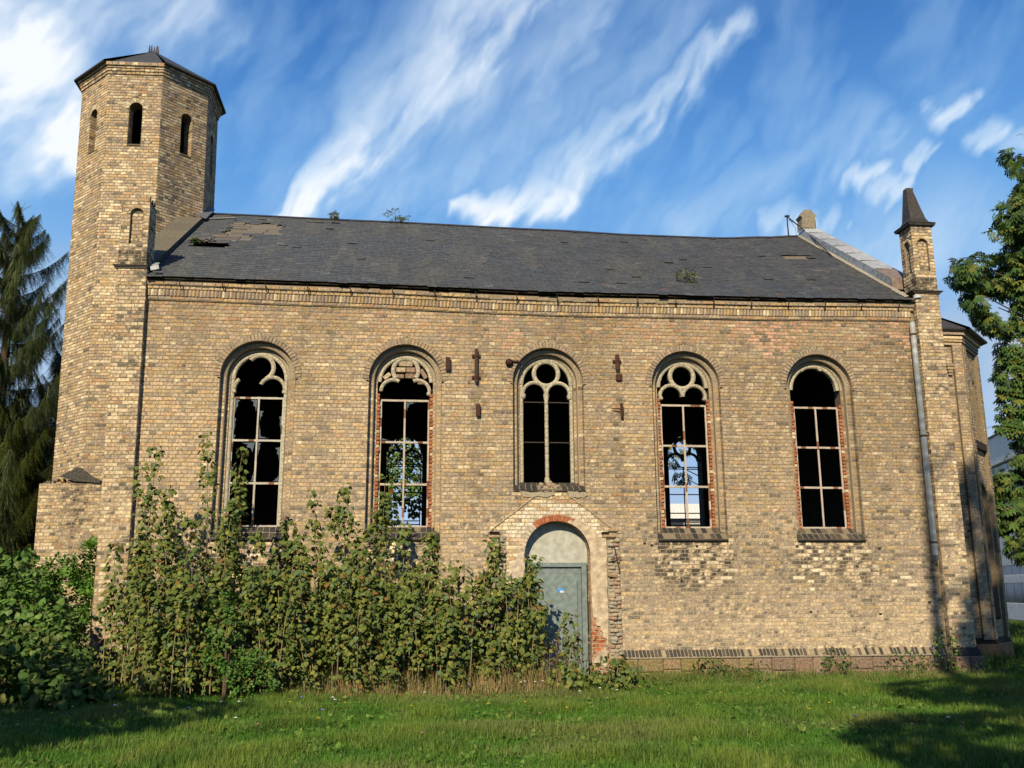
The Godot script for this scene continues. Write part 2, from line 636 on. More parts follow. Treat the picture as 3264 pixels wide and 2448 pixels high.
func build_windows(holes_face: Array, holes_in: Array) -> void:
	var ring_meshes := []
	for c in [[0.40, 0.31, 0.21], [0.36, 0.28, 0.19], [0.44, 0.34, 0.22], [0.40, 0.29, 0.20], [0.33, 0.27, 0.19], [0.46, 0.33, 0.21]]:
		ring_meshes.append(wedge_mesh(0.748, 0.873, 0.0394, 0.03, lin(c[0], c[1], c[2])))
	var sill_meshes := []
	for k in 6:
		var s := Sink.new()
		box(s, Transform3D(), Vector3(0.107, 0.035, 0.178), 0.008, [lin(0.06, 0.056, 0.052), lin(0.08, 0.072, 0.06), lin(0.055, 0.053, 0.052), lin(0.11, 0.095, 0.07), lin(0.17, 0.14, 0.095), lin(0.30, 0.24, 0.15)][k])
		sill_meshes.append(s.mesh(sill_mat))
	for k in 5:
		var cx := (k - 2) * BAY
		var yb := 3.6921 if k == 2 else 2.6911
		var yt := 3.9 if k == 2 else 2.98
		var w := joint(church, "window", Vector3(cx, 0, 0))
		w.set_meta("label", ["round arched window with broken glass and half of its tracery gone", "round arched window with bricked up oculus and red brick jambs", "round arched window above the door with complete tracery and mullion", "round arched window with tracery and no mullion, sky seen through it", "round arched window that has lost its tracery, beside the drainpipe"][k])
		# stepped jambs and arch
		var s := Sink.new()
		var tan_ := Color(0.42, 0.33, 0.22)
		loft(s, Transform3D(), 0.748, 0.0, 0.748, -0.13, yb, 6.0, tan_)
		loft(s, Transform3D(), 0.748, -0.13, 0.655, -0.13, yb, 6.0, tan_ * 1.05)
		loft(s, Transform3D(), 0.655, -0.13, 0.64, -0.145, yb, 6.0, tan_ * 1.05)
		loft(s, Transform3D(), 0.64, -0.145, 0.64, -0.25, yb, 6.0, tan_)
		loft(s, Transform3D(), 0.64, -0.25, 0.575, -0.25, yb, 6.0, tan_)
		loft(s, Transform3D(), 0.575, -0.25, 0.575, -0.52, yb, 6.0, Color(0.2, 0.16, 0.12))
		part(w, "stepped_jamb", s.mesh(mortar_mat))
		s = Sink.new()
		for e in 40:
			var t0 := PI * e / 40.0 - 0.03
			var t1 := PI * (e + 1) / 40.0 + (0.03 if e == 39 else 0.0)
			s.quad(Vector3(cos(t1) * 0.746, 6.0 + sin(t1) * 0.746, -0.0095), Vector3(cos(t0) * 0.746, 6.0 + sin(t0) * 0.746, -0.0095), Vector3(cos(t0) * 0.93, 6.0 + sin(t0) * 0.93, -0.0095), Vector3(cos(t1) * 0.93, 6.0 + sin(t1) * 0.93, -0.0095), Color(0.48, 0.40, 0.28))
		part(w, "arch_bed", s.mesh(mortar_mat))
		# brick courses on the faces and steps of the jambs
		s = Sink.new()
		var row := 0
		var y := yb + 0.02
		while y < 6.0:
			for side in [-1.0, 1.0]:
				var t := nave_tone(cx + side * 0.8, y, true)
				var c1: Color = t[0]
				box_at(s, Vector3(side * 0.700 - 0.045, y + 0.005, -0.16), Vector3(side * 0.700 + 0.045, y + 0.072, -0.126 + rnd(0, 0.003)), 0.006, c1)
				box_at(s, Vector3(side * 0.7475 - 0.004, y + 0.005, -0.125), Vector3(side * 0.7475 + 0.004, y + 0.072, -0.004), 0.003, vary(c1, 0.15))
				box_at(s, Vector3(side * 0.606 - 0.031, y + 0.005, -0.28), Vector3(side * 0.606 + 0.031, y + 0.072, -0.246), 0.006, vary(c1, 0.15))
			y += COURSE
			row += 1
		stuff(part(w, "jamb_courses", s.mesh(brick_mat)))
		# moulded arch orders
		s = Sink.new()
		arc(s, Transform3D(), 0, 6.0, 0.70, 0, PI, 0.095, 0.05, -0.118, 22, Color(0.38, 0.31, 0.215))
		part(w, "arch_moulding", s.mesh(brick_mat))
		s = Sink.new()
		arc(s, Transform3D(), 0, 6.0, 0.608, 0, PI, 0.065, 0.05, -0.238, 22, Color(0.42, 0.355, 0.25))
		part(w, "arch_moulding", s.mesh(brick_mat))
		arch_ring(w, 0, 6.0, 0.006, ring_meshes, 35, PI, 0.0)
		# stone tracery
		s = Sink.new()
		var z := -0.25
		arc(s, Transform3D(), 0, 6.0, 0.535, 0, PI, 0.075, 0.12, z, 20, stone_col())
		if k == 2 or k == 0:
			for side in [-1.0, 1.0]:
				box_at(s, Vector3(side * 0.535 - 0.036, yt, z - 0.12), Vector3(side * 0.535 + 0.036, 6.0, z), 0.02, stone_col())
		part(w, "stone_frame", s.mesh(stone_mat))
		if k != 4:
			s = Sink.new()
			var o0: float = [-1.1, -0.62, 0.0, 0.0][k]
			var o1: float = [2.5, 3.8, TAU, TAU][k]
			arc(s, Transform3D(), 0, 6.25, 0.262, o0, o1, 0.085, 0.10, z - 0.006, 26, stone_col())
			part(w, "oculus_ring", s.mesh(stone_mat))
			s = Sink.new()
			var l1: float = [2.25, 1.05, 0.0, 0.0][k]
			arc(s, Transform3D(), -0.255, 5.80, 0.25, PI, l1, 0.07, 0.10, z - 0.003, 14, stone_col())
			part(w, "tracery_arch", s.mesh(stone_mat))
			s = Sink.new()
			var r1: float = [2.75, 1.95, PI, PI][k]
			arc(s, Transform3D(), 0.255, 5.80, 0.25, 0.0, r1, 0.07, 0.10, z - 0.003, 14, stone_col())
			part(w, "tracery_arch", s.mesh(stone_mat))
			if k != 0:
				s = Sink.new()
				for side in [-1.0, 1.0]:
					if k == 1 and side < 0:
						continue
					box_at(s, Vector3(side * 0.49 - 0.045, 5.72, z - 0.11), Vector3(side * 0.49 + 0.045, 5.80, z + 0.01), 0.02, stone_col())
				part(w, "corbel", s.mesh(stone_mat))
		else:
			s = Sink.new()
			arc(s, Transform3D(), -0.06, 6.22, 0.30, 2.35, 2.0, 0.07, 0.10, z - 0.006, 4, stone_col())
			arc(s, Transform3D(), 0.03, 6.22, 0.29, 1.25, 0.95, 0.07, 0.10, z - 0.006, 4, stone_col())
			part(w, "tracery_stub", s.mesh(stone_mat))
		if k == 0:
			s = Sink.new()
			for side in [-1.0, 1.0]:
				box_at(s, Vector3(side * 0.51 - 0.05, 5.70, z - 0.11), Vector3(side * 0.51 + 0.045, 5.79, z + 0.012), 0.02, stone_col())
			part(w, "capital", s.mesh(stone_mat))
		if k == 2:
			s = Sink.new()
			tube(s, [Vector3(0, yt + 0.02, z - 0.05), Vector3(0, yt + 0.1, z - 0.05), Vector3(0, yt + 0.13, z - 0.05), Vector3(0, 5.66, z - 0.05), Vector3(0, 5.69, z - 0.05), Vector3(0, 5.76, z - 0.05), Vector3(0, 5.80, z - 0.05)], [0.062, 0.06, 0.042, 0.042, 0.05, 0.058, 0.07], 12, stone_col())
			var yj := yt + 0.3
			while yj < 5.6:
				tube(s, [Vector3(0, yj - 0.004, z - 0.05), Vector3(0, yj + 0.004, z - 0.05)], [0.0445, 0.0445], 12, lin(0.20, 0.165, 0.12))
				yj += rnd(0.13, 0.2)
			part(w, "mullion_column", s.mesh(stone_mat))
			for side in [-1.0, 1.0]:
				s = Sink.new()
				box_at(s, Vector3(side * 0.505 - 0.05, 5.68, z - 0.11), Vector3(side * 0.505 + 0.05, 5.79, z + 0.015), 0.025, stone_col())
				part(w, "capital", s.mesh(stone_mat))
			s = Sink.new()
			for yy in [4.77, 5.63]:
				box_at(s, Vector3(-0.50, yy - 0.011, z - 0.09), Vector3(0.50, yy + 0.011, z - 0.07), 0.004, lin(0.10, 0.075, 0.06))
			part(w, "iron_bar", s.mesh(iron_mat))
		else:
			# rusty iron window frame: a part of its own with each bar
			var cream := [lin(0.70, 0.65, 0.54), lin(0.70, 0.60, 0.48), lin(0, 0, 0), lin(0.72, 0.61, 0.48), lin(0.70, 0.59, 0.49)][k] as Color
			var hw := 0.495
			for yy in [3.0, 3.86, 4.73, 5.61]:
				s = Sink.new()
				var n := 9
				for e in n:
					var x0 := lerpf(-hw, hw, float(e) / n)
					var x1 := lerpf(-hw, hw, float(e + 1) / n)
					var rust := rng.randf() < 0.13
					box_at(s, Vector3(x0, yy - 0.02 - rnd(0, 0.004), z - 0.075), Vector3(x1 + 0.002, yy + 0.02 + rnd(0, 0.004), z - 0.045), 0.004, vary(lin(0.30, 0.15, 0.08), 0.2) if rust else vary(cream, 0.1))
				part(w, "transom_bar", s.mesh(iron_mat))
			for xx in [-hw, 0.0, hw]:
				s = Sink.new()
				var n := 14
				for e in n:
					var ya := lerpf(3.0, 5.61, float(e) / n)
					var yc := lerpf(3.0, 5.61, float(e + 1) / n)
					var rust := rng.randf() < 0.13
					box_at(s, Vector3(xx - 0.018 - rnd(0, 0.003), ya, z - 0.072), Vector3(xx + 0.018 + rnd(0, 0.003), yc + 0.002, z - 0.042), 0.004, vary(lin(0.32, 0.16, 0.085), 0.2) if rust else vary(cream, 0.1))
				part(w, "mullion_bar", s.mesh(iron_mat))
		# where the stone is missing the raw brick of the jamb shows
		if k == 1 or k == 3 or k == 4:
			for side in [-1.0, 1.0]:
				s = Sink.new()
				y = yt
				var top := 5.72 if not (k == 4 and side > 0) else 5.6
				while y < top:
					var c2 := vary(lin(0.44, 0.18, 0.09), 0.22)
					if rng.randf() < 0.14:
						c2 = vary(CREAM, 0.15)
					var inner := 0.515 + rnd(-0.012, 0.012)
					box_at(s, Vector3(minf(side * inner, side * 0.59), y + 0.004, z - 0.11), Vector3(maxf(side * inner, side * 0.59), y + 0.071, z + 0.006 + rnd(-0.014, 0.012)), 0.01, c2)
					y += COURSE
				part(w, "raw_brick_jamb", s.mesh(brick_mat))
		if k == 1:
			# the oculus was walled up with perforated bricks; only some are left
			for b in [[-0.1, 6.27, 0.21, 0.11, 0.0, 0], [0.11, 6.27, 0.2, 0.115, 0.0, 1], [-0.115, 6.13, 0.18, 0.1, 0.0, 1], [0.095, 6.14, 0.21, 0.11, 0.0, 1], [0.0, 6.40, 0.3, 0.12, 0.0, 0], [0.375, 6.19, 0.1, 0.23, 0.55, 1], [-0.385, 6.13, 0.18, 0.1, 0.7, 0], [0.33, 6.0, 0.16, 0.09, 0.0, 1]]:
				s = Sink.new()
				var xf := Transform3D(Basis(Vector3(0, 0, 1), b[4]), Vector3(b[0], b[1], z - 0.06))
				box(s, xf, Vector3(b[2] - 0.012, b[3] - 0.012, 0.06), 0.008, vary(lin(0.45, 0.31, 0.21) if b[5] == 1 else lin(0.52, 0.41, 0.27), 0.12))
				if b[5] == 1:
					var nx := int(b[2] / 0.03)
					var ny := int(b[3] / 0.03)
					for i in nx:
						for j in ny:
							box(s, xf * Transform3D(Basis(), Vector3((i - (nx - 1) * 0.5) * 0.028, (j - (ny - 1) * 0.5) * 0.028, 0.03)), Vector3(0.013, 0.016, 0.006), 0.0, lin(0.10, 0.06, 0.04))
				part(w, "infill_brick", s.mesh(brick_mat))
		if k == 0 or k == 1:
			# splinters of glass left in the panes
			var shards := []
			if k == 0:
				shards = [[-0.475, 5.58, 0.12, -0.3], [-0.475, 5.2, 0.05, -0.42], [-0.475, 4.85, 0.06, -0.25], [-0.03, 5.58, -0.17, -0.26], [0.03, 5.35, 0.1, -0.22], [0.03, 4.8, 0.06, 0.3], [0.475, 5.25, -0.07, -0.4], [-0.04, 4.69, -0.32, -0.2], [0.03, 4.69, 0.07, -0.28], [0.475, 4.6, -0.13, -0.28], [-0.02, 3.9, -0.08, 0.22], [0.475, 3.9, -0.16, 0.12], [-0.475, 4.2, 0.06, -0.3], [0.03, 4.78, 0.28, 0.05]]
			else:
				shards = [[0.03, 5.58, 0.1, -0.2], [0.05, 5.58, 0.26, -0.06], [-0.47, 4.77, 0.22, 0.05]]
			for sh in shards:
				s = Sink.new()
				var p := PackedVector2Array([Vector2(sh[0], sh[1]), Vector2(sh[0] + sh[2] * 0.8, sh[1] + sh[3] * 0.06), Vector2(sh[0] + sh[2] * 0.42, sh[1] + sh[3] * 0.22), Vector2(sh[0] + sh[2] * 0.5, sh[1] + sh[3] * 0.45), Vector2(sh[0] + sh[2] * 0.22, sh[1] + sh[3] * 0.6), Vector2(sh[0] + sh[2] * 0.12, sh[1] + sh[3])])
				prism(s, p, z - 0.062, z - 0.058, Transform3D(), lin(1, 1, 1))
				part(w, "glass_shard", s.mesh(glass_mat))
		# sloping sill of glazed black bricks on a masonry bed
		s = Sink.new()
		var sec := PackedVector2Array([Vector2(0.52, yb), Vector2(0.52, yt - 0.02), Vector2(0.27, yt - 0.02), Vector2(0.0, yb + 0.035), Vector2(0.0, yb)])
		prism(s, sec, -0.745, 0.745, Transform3D(Basis(Vector3(0, 0, -1), Vector3(0, 1, 0), Vector3(1, 0, 0)), Vector3.ZERO), Color(0.22, 0.18, 0.13))
		part(w, "sill_bed", s.mesh(mortar_mat))
		var p0 := Vector3(0, yt + 0.005, -0.27)
		var p1 := Vector3(0, yb + 0.045, 0.045)
		var dir := (p1 - p0).normalized()
		var nrm := dir.cross(Vector3(1, 0, 0)).normalized()
		if nrm.y < 0:
			nrm = -nrm
		var slope := Basis(Vector3(1, 0, 0), nrm, Vector3(1, 0, 0).cross(nrm))
		s = Sink.new()
		box(s, Transform3D(slope, (p0 + p1) * 0.5 - nrm * 0.012), Vector3(1.47, 0.044, (p1 - p0).length() * 0.98), 0.006, Color(0.27, 0.225, 0.16))
		part(w, "sill_mortar", s.mesh(mortar_mat))
		for r in 2:
			for e in 12:
				if k == 2 and absf(e - 5.5) < 1.6 + rng.randf() * 1.2 and r == 1:
					continue
				var q := p0.lerp(p1, 0.25 + 0.5 * r) + Vector3((e - 5.5) * 0.124 * (0.96 if r == 0 else 1.0), 0, 0)
				part(w, "sill_brick", sill_meshes[rng.randi() % 6 if rng.randf() < (0.3 if k < 3 else 0.75) else rng.randi() % 3], Transform3D(slope.rotated(Vector3(0, 0, 1), rnd(-0.015, 0.015)), q + nrm * rnd(-0.003, 0.004)))
		if k != 2:
			s = Sink.new()
			for e in 12:
				var xa := (e - 6) * 0.123
				tube(s, [Vector3(xa + 0.004, yb + 0.035, 0.03), Vector3(xa + 0.119, yb + 0.035, 0.03)], [0.026, 0.026], 10, vary(lin(0.07, 0.06, 0.05), 0.35))
			part(w, "sill_nosing", s.mesh(sill_mat))


func build_nave() -> void:
	var holes := []
	var holes_in := []
	for k in 5:
		var yb := 3.6921 if k == 2 else 2.6911
		holes.append(arch_hole((k - 2) * BAY, yb, 0.748, 6.0, 0.872))
		holes_in.append(arch_hole((k - 2) * BAY, yb, 0.575, 6.0, 0.575))
	var door_hole := arch_hole(0.14, -1.0, 0.66, 2.44, 0.78)
	var tooth_r := func(y: float) -> Vector2: return Vector2(1.16, 1.43) if y < 2.82 else Vector2.ZERO
	var tooth_l := func(y: float) -> Vector2: return Vector2(-1.16, -0.90) if y < 2.82 else Vector2.ZERO
	var all := holes + [door_hole, tooth_r, tooth_l]
	var wall := joint(church, "nave_wall")
	var s := Sink.new()
	var m := Sink.new()
	var picked := []
	var want := func(a: float, b: float, y: float, head: bool) -> bool:
		return b - a > 0.24 and a > -5.15 and b < 4.3 and y > 3.2 and y < 4.85
	brick_wall(s, m, Transform3D(), -8.3, 8.3, 0.535, 7.57, all, nave_tone, want, picked)
	brick_wall(s, m, Transform3D(), -1.44, 1.44, -0.004, 0.535, [door_hole, tooth_r, tooth_l], nave_tone)
	commit_bricks(wall, s, m, picked)
	# the core behind the face bricks and the plaster inside
	s = Sink.new()
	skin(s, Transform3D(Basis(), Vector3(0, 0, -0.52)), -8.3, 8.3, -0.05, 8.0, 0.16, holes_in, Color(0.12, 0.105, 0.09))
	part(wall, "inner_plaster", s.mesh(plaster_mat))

	# cornice: each brick a piece; it sags with the wall
	var c := joint(church, "cornice")
	var st := []
	var hd := []
	var tooth := []
	for k in 8:
		var a := Sink.new()
		box(a, Transform3D(), Vector3(0.247, 0.066, 0.12), 0.006, pick_tone([0.2, 0.34, 0.34, 0.02, 0.03, 0.04, 0.03]))
		st.append(a.mesh(brick_mat))
		a = Sink.new()
		box(a, Transform3D(), Vector3(0.112, 0.062, 0.12), 0.006, pick_tone([0.25, 0.3, 0.2, 0.0, 0.04, 0.18, 0.03]))
		hd.append(a.mesh(brick_mat))
		a = Sink.new()
		var pts := PackedVector2Array([Vector2(-0.0345, -0.03), Vector2(0.0345, -0.03), Vector2(0.0345, 0.008), Vector2(0.004, 0.034), Vector2(-0.0345, 0.008)])
		prism(a, pts, -0.066, 0.066, Transform3D(Basis(Vector3(1, 0, 0), Vector3(0, 0, 1), Vector3(0, -1, 0)), Vector3.ZERO), pick_tone([0.12, 0.38, 0.38, 0.03, 0.04, 0.02, 0.03]))
		tooth.append(a.mesh(brick_mat))
	s = Sink.new()
	for k in 64:
		var xa := lerpf(-8.27, 8.27, k / 64.0)
		var xb := lerpf(-8.27, 8.27, (k + 1) / 64.0)
		var ya := cornice_sag(xa)
		var yb2 := cornice_sag(xb)
		var mc := Color(0.34, 0.275, 0.18)
		for st2 in [[7.555, 7.64, 0.022], [7.64, 7.78, 0.004], [7.78, 7.855, 0.052], [7.855, 7.96, 0.088]]:
			s.quad(Vector3(xa, st2[0] + ya, st2[2]), Vector3(xb, st2[0] + yb2, st2[2]), Vector3(xb, st2[1] + yb2, st2[2]), Vector3(xa, st2[1] + ya, st2[2]), mc)
			s.quad(Vector3(xa, st2[0] + ya, -0.1), Vector3(xb, st2[0] + yb2, -0.1), Vector3(xb, st2[0] + yb2, st2[2]), Vector3(xa, st2[0] + ya, st2[2]), mc)
	part(c, "mortar", s.mesh(mortar_mat))
	var x := -8.15
	while x < 8.2:
		if not (x > 6.0 and rng.randf() < 0.05):
			part(c, "ledge_brick", st[rng.randi() % 8], Transform3D(Basis(Vector3(0, 0, 1), rnd(-0.006, 0.006)), Vector3(x, 7.602 + cornice_sag(x), -0.024 + rnd(-0.003, 0.003))))
		if not (absf(x) < 3.2 and rng.randf() < 0.16):
			part(c, "top_brick", st[rng.randi() % 8], Transform3D(Basis(Vector3(0, 0, 1), rnd(-0.012, 0.012)), Vector3(x + 0.1, 7.898 + cornice_sag(x), 0.048 + rnd(-0.008, 0.004))))
		x += 0.257
	x = -8.2
	while x < 8.23:
		if rng.randf() > 0.015:
			part(c, "header_brick", hd[rng.randi() % 8], Transform3D(Basis(Vector3(0, 0, 1), rnd(-0.01, 0.01)), Vector3(x, 7.818 + cornice_sag(x), 0.008 + rnd(-0.004, 0.003))))
		x += 0.1215
	x = -8.22
	while x < 8.24:
		part(c, "sawtooth_brick", tooth[rng.randi() % 8], Transform3D(Basis(Vector3(0, 1, 0), rnd(-0.05, 0.05)), Vector3(x, 7.711 + cornice_sag(x), 0.028)))
		x += 0.0745

	# plinth of sandstone blocks under a row of tilted black bricks
	var p := joint(church, "plinth")
	var dark := []
	for k in 6:
		var a := Sink.new()
		box(a, Transform3D(), Vector3(0.059, 0.15, 0.09), 0.006, [lin(0.075, 0.068, 0.058), lin(0.095, 0.085, 0.065), lin(0.065, 0.06, 0.054), lin(0.13, 0.11, 0.08), lin(0.34, 0.26, 0.165), lin(0.50, 0.39, 0.245)][k])
		dark.append(a.mesh(sill_mat))
	s = Sink.new()
	for sx in [[-8.25, -1.44], [1.44, 8.3]]:
		s.quad(Vector3(sx[0], 0.39, 0.082), Vector3(sx[1], 0.39, 0.082), Vector3(sx[1], 0.555, -0.006), Vector3(sx[0], 0.555, -0.006), Color(0.38, 0.315, 0.215))
		s.quad(Vector3(sx[0], -0.1, 0.065), Vector3(sx[1], -0.1, 0.065), Vector3(sx[1], 0.39, 0.065), Vector3(sx[0], 0.39, 0.065), Color(0.17, 0.13, 0.09))
		x = sx[0] + 0.04
		while x < sx[1] - 0.03:
			var pale := clampf((x - 1.0) * 0.07, 0.1, 0.42)
			if rng.randf() < 0.05:
				x += 0.0775
				continue
			var pickm: int = (4 + rng.randi() % 2) if rng.randf() < pale else rng.randi() % 4
			part(p, "plinth_brick", dark[pickm], Transform3D(Basis(Vector3(1, 0, 0), -0.5) * Basis(Vector3(0, 0, 1), 0.06 + rnd(-0.05, 0.05)), Vector3(x, 0.47 + rnd(-0.008, 0.004), 0.003 + rnd(-0.012, 0.006))))
			x += 0.0775
		x = sx[0]
		while x < sx[1] - 0.05:
			var w := rnd(0.28, 0.52)
			if x + w > sx[1] - 0.15:
				w = sx[1] - x
			var h := rnd(0.2, 0.27)
			if x > 4.5 and rng.randf() < 0.35:
				h = 0.38
			var rows := [[0.0, 0.385 - h], [0.385 - h, 0.385]] if h < 0.37 else [[0.0, 0.385]]
			for r in rows:
				var a := Sink.new()
				var moss := smoothstep(0.25, -0.1, absf(x - 2.6) - 1.3) * rnd(0.3, 1.0)
				var col := vary(Color(0.34, 0.235, 0.16), 0.16).lerp(Color(0.29, 0.245, 0.075), moss * 0.8)
				box_at(a, Vector3(x + 0.006, r[0] + 0.005 - (0.1 if r[0] < 0.01 else 0.0), -0.05), Vector3(x + w - 0.006, r[1] - 0.004, 0.085 + rnd(-0.012, 0.015)), 0.018, col)
				part(p, "stone_block", a.mesh(stone_mat))
			x += w
		box_at(s, Vector3(sx[0], 0.385, -0.03), Vector3(sx[1], 0.402, 0.1), 0.004, Color(0.3, 0.27, 0.21))
	part(p, "bed_mortar", s.mesh(mortar_mat))

	# rear wall with the same five windows, seen through the front ones
	var rear := joint(church, "rear_wall")
	var hr := []
	for k in 5:
		hr.append(arch_hole((k - 2) * BAY, 2.75, 0.56, 6.0, 0.56))
	s = Sink.new()
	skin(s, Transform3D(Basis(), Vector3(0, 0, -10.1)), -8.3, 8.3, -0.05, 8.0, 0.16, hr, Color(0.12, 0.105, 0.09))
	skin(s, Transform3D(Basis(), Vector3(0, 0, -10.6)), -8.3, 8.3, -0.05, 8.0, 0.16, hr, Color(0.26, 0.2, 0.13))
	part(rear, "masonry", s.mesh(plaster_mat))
	for k in 5:
		var w := joint(church, "rear_window", Vector3((k - 2) * BAY, 0, 0))
		s = Sink.new()
		loft(s, Transform3D(), 0.56, -10.1, 0.56, -10.6, 2.75, 6.0, Color(0.16, 0.13, 0.1))
		box_at(s, Vector3(-0.56, 2.7, -10.6), Vector3(0.56, 2.96, -10.1), 0.0, Color(0.16, 0.13, 0.1))
		part(w, "reveal", s.mesh(plaster_mat))
		s = Sink.new()
		var xz := Transform3D(Basis(), Vector3(0, 0, -10.3))
		arc(s, xz, 0, 6.0, 0.53, 0, PI, 0.075, 0.1, 0, 18, stone_col())
		arc(s, xz, 0, 6.25, 0.262, 0, TAU, 0.085, 0.1, -0.005, 22, stone_col())
		arc(s, xz, -0.255, 5.8, 0.25, PI, 0.0, 0.07, 0.1, -0.003, 12, stone_col())
		arc(s, xz, 0.255, 5.8, 0.25, PI, 0.0, 0.07, 0.1, -0.003, 12, stone_col())
		part(w, "tracery", s.mesh(stone_mat))
		s = Sink.new()
		for yy in [3.0, 3.75, 3.86, 4.73, 5.55, 5.61]:
			box_at(s, Vector3(-0.52, yy - 0.016, -10.36), Vector3(0.52, yy + 0.016, -10.34), 0.0, lin(0.10, 0.075, 0.06))
		for xx in [-0.5, 0.0, 0.5]:
			box_at(s, Vector3(xx - 0.016, 2.98, -10.335), Vector3(xx + 0.016, 5.62, -10.315), 0.0, lin(0.10, 0.075, 0.06))
		part(w, "iron_frame", s.mesh(iron_mat))
	# end walls
	for side in [-1.0, 1.0]:
		var g := joint(church, "gable_wall")
		s = Sink.new()
		var pts2 := PackedVector2Array([Vector2(-0.02, -0.05), Vector2(-0.02, 8.06), Vector2(-5.3, 11.63), Vector2(-10.58, 8.06), Vector2(-10.58, -0.05)])
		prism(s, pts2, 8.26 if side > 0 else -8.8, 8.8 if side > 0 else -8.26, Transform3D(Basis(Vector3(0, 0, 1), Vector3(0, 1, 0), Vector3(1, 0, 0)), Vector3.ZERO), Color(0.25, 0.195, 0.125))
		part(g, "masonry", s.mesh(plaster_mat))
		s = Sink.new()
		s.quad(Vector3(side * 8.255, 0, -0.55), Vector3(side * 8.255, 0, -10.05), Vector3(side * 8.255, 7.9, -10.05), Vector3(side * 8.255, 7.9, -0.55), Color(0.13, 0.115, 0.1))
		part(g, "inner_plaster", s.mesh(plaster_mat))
	s = Sink.new()
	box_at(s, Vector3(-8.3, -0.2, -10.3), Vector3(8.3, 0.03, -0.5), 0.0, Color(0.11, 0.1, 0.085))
	part(church, "nave_floor", s.mesh(plaster_mat))

	build_windows(holes, holes_in)


func damaged(x: float, z: float) -> bool:
	var e := fine_noise.get_noise_2d(x * 3.0, z * 3.0) * 0.35
	if x > -7.75 + e and x < -6.75 + e and z < -2.6 + e * 0.6 and z > -3.45 - e:
		return true
	if x > -7.5 + e and x < -6.3 + e * 1.6 and z <= -3.4 and z > -4.4 + e * 0.7:
		return true
	return x > 6.75 + e * 0.5 and x < 7.5 + e * 0.5 and z < -3.0 and z > -3.42


